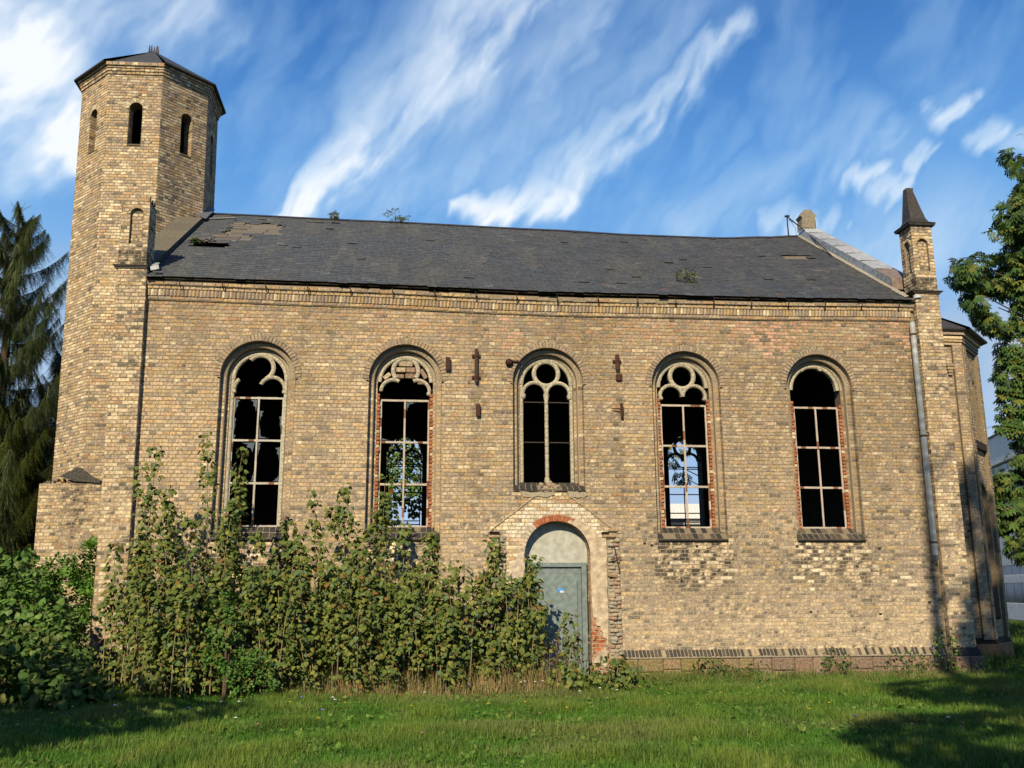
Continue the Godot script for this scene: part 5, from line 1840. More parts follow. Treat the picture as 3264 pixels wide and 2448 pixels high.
func shrub(called: String, label: String, category: String, at: Vector3, lobes: Array, leaf: Mesh, count: int, size: Vector2, palette: Array, group := "") -> Node3D:
	var root := thing(called, label, category, at, group)
	var st := Sink.new()
	var where := []
	var tints := []
	var vol := 0.0
	for l in lobes:
		vol += l[1].x * l[1].y + l[1].x * l[1].z
	for l in lobes:
		var c: Vector3 = l[0]
		var r: Vector3 = l[1]
		var n := int(count * (r.x * r.y + r.x * r.z) / vol)
		tube(st, [Vector3(c.x * 0.3, 0, c.z * 0.3), Vector3(c.x * 0.7, c.y * 0.5, c.z * 0.7), c], [0.03, 0.02, 0.008], 5, Color(0.14, 0.10, 0.06))
		for k in n:
			var p := ball()
			p = p.normalized() * pow(p.length(), 0.45)
			var q := c + p * r
			if fine_noise.get_noise_3dv((q + at) * 2.2) < -0.16:
				continue
			if q.y + at.y < 0.03:
				continue
			var outw := (p * Vector3(1, 0.8, 1)).normalized()
			where.append(facing(outw * 0.5 + Vector3(0, rnd(-0.9, 0.2), 0) + ball() * 0.5, outw + Vector3(0, 0.5, 0) + ball() * 0.7, rnd(size.x, size.y), q))
			tints.append(vary(palette[rng.randi() % palette.size()], 0.22))
	stuff(part(root, "stems", st.mesh(bark_mat)))
	scatter(root, "foliage", leaf, where, tints)
	return root


func tree(called: String, label: String, at: Vector3, height: float, girth: float, lobes: Array, leaf: Mesh, count: int, size: Vector2, palette: Array, group := "", gap := -0.12) -> void:
	var root := thing(called, label, "tree", at, group)
	var tr := Sink.new()
	var bark := Color(0.13, 0.10, 0.075)
	tube(tr, [Vector3.ZERO, Vector3(0.03, 0.4, 0), Vector3(0.05, height * 0.4, 0.05), Vector3(-0.05, height * 0.7, 0), Vector3(0, height * 0.95, 0)], [girth * 1.35, girth, girth * 0.8, girth * 0.45, girth * 0.1], 10, bark)
	part(root, "trunk", tr.mesh(bark_mat))
	var li := Sink.new()
	var where := []
	var tints := []
	var vol := 0.0
	for l in lobes:
		vol += pow(l[1].x * l[1].y * l[1].z, 0.667)
	for l in lobes:
		var c: Vector3 = l[0]
		var r: Vector3 = l[1]
		var y0 := clampf(c.y - Vector2(c.x, c.z).length() * 0.6, height * 0.2, height * 0.85)
		tube(li, [Vector3(0, y0, 0), Vector3(c.x * 0.5, lerpf(y0, c.y, 0.6), c.z * 0.5), c], [girth * 0.2, girth * 0.12, 0.015], 6, bark)
		var n := int(count * pow(r.x * r.y * r.z, 0.667) / vol)
		for k in n:
			var p := ball()
			p = p.normalized() * pow(p.length(), 0.4)
			var q := c + p * r
			if fine_noise.get_noise_3dv((q + at) * 0.9) < gap:
				continue
			var outw := p.normalized()
			where.append(facing(outw * 0.6 + Vector3(0, rnd(-1.0, -0.1), 0) + ball() * 0.4, outw * 0.7 + Vector3(0, 0.7, 0) + ball() * 0.5, rnd(size.x, size.y), q))
			tints.append(vary(palette[rng.randi() % palette.size()], 0.2))
	part(root, "limbs", li.mesh(bark_mat))
	scatter(root, "crown", leaf, where, tints)


func conifer(label: String, at: Vector3, height: float, reach: float, twigs: int, palette: Array) -> void:
	var root := thing("larch_tree", label, "tree", at, "conifers left of the tower")
	var tr := Sink.new()
	tube(tr, [Vector3.ZERO, Vector3(0.05, height * 0.5, 0), Vector3(0, height, 0)], [0.28, 0.17, 0.02], 8, Color(0.10, 0.075, 0.055))
	part(root, "trunk", tr.mesh(bark_mat))
	var br := Sink.new()
	var where := []
	var tints := []
	var y := 1.2
	var n := 0
	var count := 0
	var total := int(height * 7.7)
	while y < height - 0.25:
		var f := y / height
		var l := reach * pow(1.0 - f, 0.75) * rnd(0.45, 1.15) + 0.25
		var a := n * 2.4 + rnd(-0.4, 0.4)
		var d := Vector3(cos(a), 0, sin(a))
		var up := lerpf(0.05, 0.55, f)
		var pts := []
		var rad := []
		for e in 6:
			var t := e / 5.0
			pts.append(Vector3(0, y, 0) + d * l * t + Vector3(0, l * (up * t - 0.28 * sin(t * PI) * (1.0 - f) + 0.3 * t * t * t), 0))
			rad.append(lerpf(0.035, 0.006, t) * (1.1 - f * 0.6))
		tube(br, pts, rad, 4, Color(0.09, 0.07, 0.05))
		var m := int(twigs * l / total) + 4
		for k in m:
			var t := rnd(0.12, 1.0)
			var seg := minf(t * 5.0, 4.999)
			var p: Vector3 = pts[int(seg)].lerp(pts[int(seg) + 1], seg - int(seg))
			var side := d.cross(Vector3.UP) * rnd(-1, 1)
			p += side * 0.34 * l * (1.08 - t) * rng.randf()
			var dir := Vector3(0, 1, 0) - d * rnd(-0.2, 0.7) - side * 0.25 + ball() * 0.35
			where.append(facing(dir, d + ball() * 0.3, rnd(0.22, 0.6) * (0.7 if t > 0.85 else 1.0), p))
			tints.append(vary(palette[rng.randi() % palette.size()], 0.25))
		y += 0.13 * rnd(0.7, 1.3)
		n += 1
	for k in 14:
		where.append(facing(Vector3(rnd(-0.5, 0.5), -0.6, rnd(-0.5, 0.5)), Vector3(0, 0, 1), rnd(0.3, 0.5), Vector3(0, height - rnd(0.1, 0.5), 0)))
		tints.append(palette[0])
	part(root, "branches", br.mesh(bark_mat))
	scatter(root, "needles", leaf_mesh("spray"), where, tints)


func tuft_mesh(sd: int, blades: int, hmin: float, hmax: float, width: float, spread: float, bend: float) -> ArrayMesh:
	var r := RandomNumberGenerator.new()
	r.seed = sd
	var s := Sink.new()
	for k in blades:
		var a := r.randf() * TAU
		var b := Vector3(r.randf_range(-1, 1), 0, r.randf_range(-1, 1)) * spread
		var h := r.randf_range(hmin, hmax)
		var d := Vector3(cos(a), 0, sin(a))
		var x := Vector3(-sin(a), 0, cos(a)) * width * 0.5
		var bn := r.randf_range(0.2, 1.0) * bend * h
		var p1 := b + Vector3(0, h * 0.55, 0) + d * bn * 0.35
		var p2 := b + Vector3(0, h, 0) + d * bn
		var g := r.randf_range(0.8, 1.2)
		var c := Color(g, g, g)
		s.quad(b - x, b + x, p1 + x * 0.8, p1 - x * 0.8, c)
		s.tri(p1 - x * 0.8, p1 + x * 0.8, p2, c)
	return s.mesh(grass_mat)


func build_ground() -> void:
	var s := Sink.new()
	for i in 40:
		for j in 40:
			var x0 := (i - 20) * 12.0
			var z0 := (j - 30) * 12.0
			s.quad(Vector3(x0, 0, z0 + 12), Vector3(x0 + 12, 0, z0 + 12), Vector3(x0 + 12, 0, z0), Vector3(x0, 0, z0), Color(0.062, 0.085, 0.026))
	var g := part(self, "ground", s.mesh(ground_mat))
	g.set_meta("kind", "structure")
	g.set_meta("label", "meadow ground under the grass around the ruined church")
	# grass, tuft by tuft
	var tuft := tuft_mesh(10, 26, 0.03, 0.125, 0.0075, 0.1, 1.3)
	var where := [[]]
	var tints := [[]]
	var n := 0
	while n < 62000:
		var z := 11.5 - pow(rng.randf(), 0.85) * 14.0
		var lim := 6.4 + (11.5 - z) * 0.6
		var x := -2.0 + rnd(-1, 1) * lim
		n += 1
		if z < 0.1 and x > -8.6 and x < 9.0:
			continue
		var nz := region_noise.get_noise_2d(x * 3.0, z * 3.0)
		var nf := fine_noise.get_noise_2d(x * 2.0, z * 2.0)
		var c := lin(0.076, 0.188, 0.022)
		c = c.lerp(lin(0.135, 0.195, 0.032), clampf(nz * 1.4 + 0.35, 0, 1))
		c = c.lerp(lin(0.05, 0.12, 0.02), clampf(nf * 1.6, 0, 0.7))
		c = c.lerp(lin(0.21, 0.19, 0.075), clampf(region_noise.get_noise_2d(x * 1.3 + 50.0, z * 2.2) * 2.0 - 0.4, 0.0, 0.4))
		# drier towards the wall
		var dry := smoothstep(3.4, 0.8, z) * smoothstep(0.0, 2.5, x) * clampf(0.55 + nf, 0, 1)
		dry = maxf(dry, smoothstep(1.5, 0.0, absf(x + 2.4) - 1.2) * smoothstep(4.2, 2.8, z) * 0.6)
		c = c.lerp(lin(0.22, 0.19, 0.075), dry * 0.6)
		if rng.randf() < 0.03:
			c = lin(0.24, 0.22, 0.09)
		var k := 0
		var sc := rnd(0.75, 1.3) * (1.0 + clampf(nz, -0.3, 0.6))
		if x > 8.0 and z < 2.5:
			c = lin(0.10, 0.19, 0.03)
		where[k].append(Transform3D(Basis(Vector3.UP, rnd(0, TAU)).scaled(Vector3(1.1, sc, 1.1)), Vector3(x, -0.01, z)))
		tints[k].append(vary(c, 0.2))
	# coarser grass round the sides of the church
	for k in 14000:
		var right := rng.randf() < 0.65
		var x := rnd(9.2, 32.0) if right else rnd(-22.0, -11.0)
		var z := rnd(-26.0, 8.0) if right else rnd(-14.0, 9.0)
		if right and x < 13.2 and z < -3.0 and z > -8.0:
			continue
		var sc := rnd(1.6, 3.4)
		where[0].append(Transform3D(Basis(Vector3.UP, rnd(0, TAU)).scaled(Vector3(2.4, sc, 2.4)), Vector3(x, -0.01, z)))
		tints[0].append(vary(lin(0.09, 0.155, 0.028), 0.25))
	tag(scatter(self, "grass", tuft, where[0], tints[0], true), "short green meadow grass covering the ground in front of the church", "grass")
	# low broad leaves between the grass
	where = [[]]
	tints = [[]]
	for k in 11000:
		var z := 11.0 - pow(rng.randf(), 0.8) * 11.0
		var x := -2.0 + rnd(-1, 1) * (6.2 + (11.0 - z) * 0.55)
		if fine_noise.get_noise_2d(x * 1.6 + 30.0, z * 1.6) < -0.1:
			continue
		where[0].append(facing(Vector3(rnd(-1, 1), rnd(0.1, 0.9), rnd(-1, 1)), Vector3(rnd(-0.3, 0.3), 1, 0.3), rnd(0.03, 0.075), Vector3(x, rnd(0.02, 0.085), z)))
		tints[0].append(vary(lin(0.085, 0.155, 0.026) if rng.randf() < 0.75 else lin(0.14, 0.18, 0.04), 0.2))
	tag(scatter(self, "ground_leaves", heart, where[0], tints[0], true), "low clover and plantain leaves between the grass", "weeds")
	# dry straw in front of the saplings
	var straw := tuft_mesh(77, 12, 0.35, 0.72, 0.008, 0.09, 0.45)
	where = [[]]
	tints = [[]]
	for k in 560:
		var x := rnd(-5.2, 0.2)
		var z := rnd(1.6, 3.2)
		var w := smoothstep(-5.4, -3.6, x) * smoothstep(0.4, -1.0, x)
		if rng.randf() > w * 0.9:
			continue
		where[0].append(Transform3D(Basis(Vector3.UP, rnd(0, TAU)).scaled(Vector3(1, rnd(0.45, 1.05) * smoothstep(3.6, 2.2, z), 1)), Vector3(x, 0, z)))
		tints[0].append(vary(lin(0.30, 0.225, 0.10) if rng.randf() < 0.75 else lin(0.13, 0.15, 0.04), 0.25))
	for k in 260:
		var x := rnd(1.3, 8.8)
		where[0].append(Transform3D(Basis(Vector3.UP, rnd(0, TAU)).scaled(Vector3(1, rnd(0.2, 0.42), 1)), Vector3(x, 0, rnd(0.15, 1.3))))
		tints[0].append(vary(lin(0.20, 0.19, 0.075) if rng.randf() < 0.5 else lin(0.09, 0.14, 0.03), 0.25))
	tag(scatter(self, "dry_grass", straw, where[0], tints[0], true), "tall dry straw coloured grass along the foot of the saplings and wall", "grass")


func flower(kind: String, at: Vector3, proto: Dictionary) -> void:
	var o: Node3D
	var spec: Array = {"yellow": [lin(0.75, 0.52, 0.02), 0.022, "small yellow dandelion flower standing in the grass"], "white": [lin(0.8, 0.8, 0.76), 0.03, "flat white yarrow flower head standing in the grass"], "blue": [lin(0.22, 0.3, 0.72), 0.024, "pale blue chicory flower standing in the grass"], "pink": [lin(0.5, 0.2, 0.26), 0.024, "round pink clover flower standing in the grass"]}[kind]
	if proto.has(kind):
		o = proto[kind].duplicate()
		o.name = numbered(self, "wildflower")
		add_child(o, true)
		o.position = at
		o.rotation.y = rnd(0, TAU)
		return
	o = thing("wildflower", spec[2], "flower", at, kind + " flowers in the meadow")
	var s := Sink.new()
	tube(s, [Vector3.ZERO, Vector3(0.012, 0.12, 0.006), Vector3(0.006, 0.24, 0)], [0.003, 0.0025, 0.002], 4, Color(0.08, 0.13, 0.03))
	part(o, "stalk", s.mesh(bark_mat))
	s = Sink.new()
	for k in 8:
		var a := k * TAU / 8
		var b := a + TAU / 9
		var r: float = spec[1]
		s.tri(Vector3(0.006, 0.24, 0), Vector3(0.006 + cos(b) * r, 0.25, sin(b) * r), Vector3(0.006 + cos(a) * r, 0.25, sin(a) * r), spec[0])
		s.tri(Vector3(0.006, 0.262, 0), Vector3(0.006 + cos(a) * r * 0.8, 0.25, sin(a) * r * 0.8), Vector3(0.006 + cos(b) * r * 0.8, 0.25, sin(b) * r * 0.8), spec[0])
	part(o, "blossom", s.mesh(bark_mat))
	proto[kind] = o


func build_plants() -> void:
	# the thicket of poplar saplings in front of the church
	var list := [
		["poplar sapling at the left corner buttress, leaning out over the grass", -8.0, 1.3, 2.6, 0.3, 4, 0.9],
		["tall poplar sapling with a leafy spire left of the first window", -7.55, 1.4, 4.3, 0.32, 5, 0.9],
		["bushy poplar sapling between the left spire and the window", -7.05, 1.7, 3.5, 0.42, 7, 1.0],
		["tallest poplar sapling, its thin top in front of the left window jamb", -6.42, 1.35, 4.62, 0.22, 4, 0.85],
		["poplar sapling in front of the left window's lower panes", -6.0, 1.6, 3.6, 0.34, 6, 0.95],
		["dense lower poplar sapling below the left window", -5.45, 1.9, 2.75, 0.45, 8, 1.1],
		["poplar sapling just right of the left window sill", -4.95, 1.5, 3.0, 0.4, 7, 1.0],
		["poplar sapling with a pair of bare topped shoots between the two left windows", -4.5, 1.4, 3.5, 0.26, 5, 0.85],
		["poplar sapling with large top leaves between the two left windows", -3.95, 1.4, 3.68, 0.28, 5, 0.9],
		["poplar sapling reaching up the left jamb of the second window", -3.35, 1.3, 3.82, 0.26, 5, 0.9],
		["leafy poplar sapling below the second window", -2.95, 1.7, 2.95, 0.42, 8, 1.05],
		["poplar sapling under the right end of the second window sill", -2.4, 1.6, 2.6, 0.42, 8, 1.0],
		["low dense poplar sapling between second window and doorway", -1.75, 1.7, 2.15, 0.42, 8, 1.1],
		["poplar sapling covering the left pier of the doorway", -1.2, 1.4, 2.68, 0.34, 8, 1.1],
		["poplar sapling hanging over the left half of the steel door", -0.62, 1.25, 2.4, 0.32, 7, 1.05],
		["front row poplar sapling near the left corner", -7.35, 2.3, 2.2, 0.5, 8, 1.0],
		["front row poplar sapling below the first window's left jamb", -6.5, 2.5, 2.4, 0.5, 9, 1.0],
		["front row poplar sapling below the first window's right jamb", -5.55, 2.5, 2.2, 0.5, 9, 1.05],
		["front row poplar sapling between the two left windows", -4.6, 2.5, 2.3, 0.5, 9, 1.05],
		["front row poplar sapling left of the second window axis", -3.65, 2.4, 2.4, 0.5, 9, 1.05],
		["front row poplar sapling below the second window", -2.75, 2.3, 2.1, 0.48, 9, 1.05],
		["front row poplar sapling right of the second window", -1.9, 2.2, 1.8, 0.42, 8, 1.0],
		["short poplar sapling filling the gap left of the tallest spire", -6.95, 2.1, 2.0, 0.55, 7, 0.85],
		["short poplar sapling filling the gap under the left window's mullion", -6.0, 2.2, 2.3, 0.55, 7, 0.85],
		["short poplar sapling filling the gap right of the left window", -5.1, 2.2, 2.2, 0.55, 7, 0.85],
		["short poplar sapling filling the gap below the large leaved shoots", -4.15, 2.1, 2.3, 0.55, 7, 0.85],
		["short poplar sapling filling the gap left of the second window sill", -3.2, 2.1, 2.1, 0.55, 7, 0.85],
		["short poplar sapling filling the gap right of the second window sill", -2.3, 2.0, 1.9, 0.5, 7, 0.85],
		["short poplar sapling filling the gap left of the doorway pier", -1.45, 1.9, 1.75, 0.5, 7, 0.85],
		["front row poplar sapling beside the doorway", -1.05, 2.0, 1.95, 0.4, 8, 1.05],
	]
	for a in list:
		sapling(a[0], a[1], a[2], a[3], a[4], a[5], a[6])
	sapling("single poplar shoot standing before the steel door", 0.02, 2.0, 1.35, 0.12, 3, 0.7, 0.15, "poplar saplings along the church wall", 0.6)
	sapling("low poplar bush on the grass right of the steel door", 0.62, 2.5, 0.62, 0.4, 14, 1.3, 0.1, "poplar saplings along the church wall", 1.0)
	sapling("young poplar shoots left of the low bush at the door", -0.1, 2.6, 0.55, 0.3, 9, 1.1, 0.1, "poplar saplings along the church wall", 0.8)
	# withered dock in front of the door
	var dk := thing("withered_weed", "withered brown weed stalks in front of the steel door", "weed", Vector3(-0.12, 0, 1.8))
	var s := Sink.new()
	var where := []
	var tints := []
	for k in 26:
		var b := Vector3(rnd(-0.3, 0.5), 0, rnd(-0.3, 0.3))
		var t := b + Vector3(rnd(-0.25, 0.25), rnd(0.45, 1.05), rnd(-0.1, 0.1))
		tube(s, [b, b.lerp(t, 0.5) + Vector3(rnd(-0.03, 0.03), 0, 0), t], [0.005, 0.004, 0.002], 4, vary(Color(0.17, 0.10, 0.06), 0.2))
		for j in 16:
			where.append(facing(ball(), ball(), rnd(0.02, 0.05), b.lerp(t, rnd(0.5, 1.0)) + ball() * 0.04))
			tints.append(vary(Color(0.20, 0.11, 0.06), 0.3))
	part(dk, "stalk", s.mesh(bark_mat))
	scatter(dk, "seed_heads", heart, where, tints)
	# brambles and shrubs left of the corner
	var dark := [lin(0.05, 0.10, 0.022), lin(0.075, 0.135, 0.03), lin(0.10, 0.16, 0.04), lin(0.045, 0.08, 0.02), lin(0.12, 0.13, 0.035)]
	var bright := [lin(0.075, 0.16, 0.03), lin(0.11, 0.19, 0.04), lin(0.06, 0.12, 0.025), lin(0.13, 0.18, 0.06)]
	shrub("bramble_bush", "broad leaved bush at the left edge, taller than the brambles beside it", "bush", Vector3(-10.3, 0, 1.3), [[Vector3(0, 1.3, 0), Vector3(0.95, 1.2, 0.8)], [Vector3(0.7, 1.7, 0.1), Vector3(0.5, 0.75, 0.5)], [Vector3(-0.5, 1.9, 0), Vector3(0.6, 0.7, 0.6)], [Vector3(1.2, 0.9, 0.2), Vector3(0.6, 0.8, 0.6)]], heart, 4200, Vector2(0.08, 0.14), bright, "bushes left of the tower")
	shrub("bramble_bush", "green elder bush growing against the foot of the tower buttress", "bush", Vector3(-9.7, 0, -1.2), [[Vector3(0, 1.4, 0), Vector3(0.7, 1.1, 0.7)], [Vector3(0.5, 2.2, -0.2), Vector3(0.45, 0.55, 0.5)], [Vector3(-0.7, 1.2, 0), Vector3(0.7, 1.0, 0.6)]], small, 2600, Vector2(0.12, 0.2), [lin(0.075, 0.17, 0.02), lin(0.10, 0.2, 0.03), lin(0.055, 0.13, 0.02)], "bushes left of the tower")
	shrub("bramble_bush", "low shaded bramble thicket in front of the left bushes", "bush", Vector3(-9.3, 0, 2.6), [[Vector3(0, 0.6, 0), Vector3(0.9, 0.65, 0.8)], [Vector3(-0.9, 0.7, 0.2), Vector3(0.8, 0.75, 0.7)], [Vector3(0.8, 0.45, -0.1), Vector3(0.6, 0.5, 0.6)]], heart, 3600, Vector2(0.06, 0.11), dark, "bushes left of the tower")
	shrub("bramble_bush", "dark broad leaved weed clump nearest the viewer at lower left", "bush", Vector3(-8.35, 0, 3.6), [[Vector3(0, 0.35, 0), Vector3(0.8, 0.42, 0.6)], [Vector3(-0.8, 0.45, 0), Vector3(0.7, 0.5, 0.6)], [Vector3(0.6, 0.25, 0.1), Vector3(0.5, 0.3, 0.4)]], heart, 1700, Vector2(0.08, 0.16), dark, "bushes left of the tower")
	shrub("bramble_bush", "nettle clump between the corner buttress and the brambles", "bush", Vector3(-8.9, 0, 1.0), [[Vector3(0, 0.7, 0), Vector3(0.45, 0.75, 0.5)], [Vector3(-0.4, 0.9, -0.3), Vector3(0.5, 0.8, 0.5)]], heart, 1300, Vector2(0.06, 0.1), bright, "bushes left of the tower")
	# ash shoots amid the poplars
	shrub("ash_shoot", "bright green ash shoot inside the thicket below the left window", "bush", Vector3(-5.75, 0, 3.0), [[Vector3(0, 1.3, 0), Vector3(0.32, 0.4, 0.25)], [Vector3(0.05, 0.75, 0), Vector3(0.4, 0.4, 0.3)], [Vector3(0.5, 0.4, 0), Vector3(0.45, 0.35, 0.3)]], small, 300, Vector2(0.10, 0.15), [lin(0.055, 0.13, 0.02), lin(0.075, 0.15, 0.03)])
	# little plants along the plinth at the right
	for p in [[5.7, 0.35, 0.3, 0.28, "small reddish bramble rooted at the plinth under the last window"], [3.1, 0.35, 0.35, 0.22, "low green weed at the plinth under the fourth window"], [7.2, 0.4, 0.45, 0.25, "dark leaved weed at the plinth left of the drainpipe"], [8.02, 0.42, 0.26, 0.5, "yellow green shoot at the corner under the drainpipe"], [8.9, 0.8, 0.6, 0.2, "bright green weed in front of the right corner buttress"], [4.0, 0.45, 0.4, 0.16, "white flowering weed at the plinth right of the fourth window"]]:
		shrub("wall_weed", p[4], "weed", Vector3(p[0], 0, p[1]), [[Vector3(0, p[3], 0), Vector3(p[2], p[3], p[2] * 0.7)], [Vector3(p[2] * 0.8, p[3] * 0.6, 0), Vector3(p[2] * 0.7, p[3] * 0.6, p[2] * 0.5)]], heart, 260, Vector2(0.035, 0.065), [lin(0.10, 0.19, 0.03), lin(0.16, 0.25, 0.04), lin(0.07, 0.12, 0.03)] if p[0] > 7.5 else [lin(0.07, 0.13, 0.03), lin(0.10, 0.10, 0.035), lin(0.06, 0.10, 0.03)], "weeds along the plinth")
	# plants on the roof
	for p in [[3.3, -0.75, 0.30, "grassy weed growing on the lower slates right of the middle"], [-3.35, -5.2, 0.36, "small sapling rooted on the ridge left of the middle"], [-5.0, -5.35, 0.16, "row of low sprouts on the ridge beside the tower"], [-7.95, -2.4, 0.07, "green sprout in the hole of the roof"]]:
		var at := roof_at(p[0], maxf(p[1], -5.3))
		shrub("roof_weed", p[3], "weed", at, [[Vector3(0, p[2] * 0.6, 0.05), Vector3(p[2] * 0.8, p[2] * 0.5, 0.12)], [Vector3(p[2] * 0.7, p[2] * 0.35, 0.05), Vector3(p[2] * 0.6, p[2] * 0.3, 0.1)]], small, 90, Vector2(0.05, 0.10), [lin(0.10, 0.13, 0.05), lin(0.13, 0.15, 0.06)], "weeds on the church roof")
	# chestnut at the right edge
	var L := []
	for a in [[17.3, 15.6, 0.8, 0.8], [17.0, 14.6, 0.8, 0.7], [16.7, 13.4, 0.75, 0.6], [17.9, 14.0, 1.2, 1.2], [16.0, 12.4, 0.7, 0.55], [16.9, 12.3, 0.9, 0.8], [14.75, 11.3, 0.75, 0.55], [15.7, 11.5, 0.9, 0.75], [14.9, 10.6, 0.65, 0.5], [15.8, 10.4, 0.8, 0.75], [16.8, 10.9, 1.1, 1.0], [15.3, 9.8, 0.5, 0.4], [16.3, 9.3, 0.75, 0.7], [17.2, 9.2, 1.1, 1.0], [16.1, 9.0, 0.6, 0.6], [16.0, 8.1, 0.6, 0.6], [15.85, 7.1, 0.65, 0.55], [15.35, 6.3, 0.65, 0.33], [15.8, 5.6, 0.65, 0.5], [15.4, 4.85, 0.6, 0.45], [15.3, 3.9, 0.75, 0.48], [15.4, 2.9, 0.6, 0.42], [17.0, 8.0, 1.0, 1.0], [17.0, 6.4, 0.9, 0.8], [18.2, 11.5, 1.6, 1.5], [18.4, 7.5, 1.6, 1.6], [17.2, 5.0, 1.0, 0.9], [17.0, 3.0, 1.0, 0.7]]:
		var rr: float = a[2]
		L.append([Vector3(a[0] - 0.25 - 18.2, a[1], rnd(-0.5, 0.5)), Vector3(rr * 1.1, a[3] * 1.08, rr)])
	tree("chestnut_tree", "horse chestnut tree with palmate leaves at the right edge", Vector3(18.2, 0, -7.0), 16.0, 0.35, L, palm, 14500, Vector2(0.15, 0.27), [lin(0.045, 0.095, 0.022), lin(0.06, 0.115, 0.025), lin(0.085, 0.13, 0.03), lin(0.13, 0.145, 0.03), lin(0.04, 0.075, 0.02)], "", -0.1)
	# conifers at the left edge
	var cp := [lin(0.085, 0.115, 0.04), lin(0.11, 0.135, 0.05), lin(0.055, 0.078, 0.03), lin(0.13, 0.155, 0.07)]
	conifer("larch with drooping twigs left of the tower, its top clear against the sky", Vector3(-14.45, 0, -8.5), 12.9, 4.2, 15500, cp)
	conifer("dark larch behind, lower and closer to the tower", Vector3(-13.4, 0, -11.0), 9.9, 3.6, 9000, cp)
	conifer("broad dark conifer filling the left edge", Vector3(-16.6, 0, -10.0), 11.0, 4.2, 9500, cp)
	conifer("low conifer under the larches beside the tower's foot", Vector3(-13.6, 0, -7.4), 6.6, 3.0, 7000, [lin(0.05, 0.07, 0.022), lin(0.10, 0.115, 0.025)])
	for h in [[-17.5, -13.0], [-15.2, -12.2], [-12.9, -13.4]]:
		shrub("hedge_bush", ["dark hedge bush at the far left", "dark hedge bush behind the larches", "dark hedge bush close to the tower"][[-17.5, -15.2, -12.9].find(h[0])], "bush", Vector3(h[0], 0, h[1]), [[Vector3(0, 2.2, 0), Vector3(1.9, 2.4, 1.2)], [Vector3(0.6, 4.2, 0), Vector3(1.6, 1.8, 1.0)]], heart, 3600, Vector2(0.16, 0.26), [lin(0.03, 0.05, 0.016), lin(0.04, 0.06, 0.02)], "hedge left of the tower")
	# what shows through the windows
	tree("garden_tree", "slender tree behind the church, seen through the second window", Vector3(-3.6, 0, -16.0), 9.5, 0.16, [[Vector3(-0.6, 6.4, 0), Vector3(1.5, 1.3, 1.2)], [Vector3(0.8, 7.6, 0), Vector3(1.3, 1.2, 1.2)], [Vector3(-0.4, 8.8, 0), Vector3(1.3, 1.2, 1.1)], [Vector3(0.9, 5.2, 0.2), Vector3(0.9, 0.8, 0.8)], [Vector3(-1.2, 4.4, 0), Vector3(0.9, 0.9, 0.8)], [Vector3(-0.2, 6.6, 0.3), Vector3(1.3, 1.0, 0.9)], [Vector3(0.4, 5.7, 0.3), Vector3(1.2, 0.9, 0.9)], [Vector3(-0.8, 5.3, -0.3), Vector3(0.9, 0.9, 0.9)]], heart, 10000, Vector2(0.09, 0.15), [lin(0.07, 0.14, 0.03), lin(0.10, 0.17, 0.04), lin(0.12, 0.16, 0.06)], "trees behind the church", -0.2)
	tree("garden_tree", "autumn tinged tree behind the church, a branch seen through the fourth window", Vector3(9.2, 0, -13.6), 8.5, 0.16, [[Vector3(-2.4, 7.0, 0), Vector3(0.7, 0.5, 0.5)], [Vector3(-2.9, 6.3, 0.1), Vector3(0.45, 0.3, 0.4)], [Vector3(-2.35, 5.7, 0.1), Vector3(0.3, 0.22, 0.3)], [Vector3(0, 8.2, 0), Vector3(1.5, 1.3, 1.3)], [Vector3(-1.1, 7.4, 0), Vector3(1.0, 0.8, 0.8)]], palm, 520, Vector2(0.16, 0.26), [lin(0.12, 0.13, 0.03), lin(0.2, 0.16, 0.04), lin(0.08, 0.12, 0.03)], "trees behind the church", -0.1)
	# the trees behind the viewer whose shade lies on the lawn and on the apse
	tree("shade_tree", "tall tree behind the viewer, casting its shade over the right lawn and the apse", Vector3(-0.8, 0, 23.4), 24.0, 0.35, [[Vector3(-1.0, 10.6, 0.7), Vector3(2.0, 1.2, 1.8)], [Vector3(0.5, 9.0, 0.7), Vector3(2.1, 1.3, 1.7)], [Vector3(2.0, 10.6, 0.6), Vector3(1.9, 1.2, 1.5)], [Vector3(0.0, 13.6, 0), Vector3(1.7, 1.2, 1.5)], [Vector3(1.9, 13.9, 0), Vector3(1.5, 1.2, 1.5)], [Vector3(1.9, 16.6, 0), Vector3(1.4, 1.3, 1.4)], [Vector3(2.6, 19.2, 0), Vector3(1.3, 1.5, 1.3)], [Vector3(2.8, 22.0, 0), Vector3(1.2, 1.5, 1.2)], [Vector3(1.7, 7.4, 2.0), Vector3(2.4, 1.2, 1.5)]], heart, 9000, Vector2(0.22, 0.34), [lin(0.06, 0.11, 0.03)], "shade trees around the viewer", -0.3)
	tree("shade_tree", "small tree left of the viewer, casting its shade on the left bushes", Vector3(-10.4, 0, 11.7), 6.9, 0.16, [[Vector3(0, 3.4, 0), Vector3(1.9, 1.6, 1.6)], [Vector3(1.2, 4.6, 0), Vector3(1.4, 1.2, 1.3)], [Vector3(-0.4, 5.6, 0), Vector3(1.3, 1.1, 1.2)], [Vector3(0.6, 2.2, -0.6), Vector3(1.7, 1.1, 1.4)]], heart, 4200, Vector2(0.18, 0.28), [lin(0.06, 0.11, 0.03)], "shade trees around the viewer", -0.25)
	# wild flowers
	var proto := {}
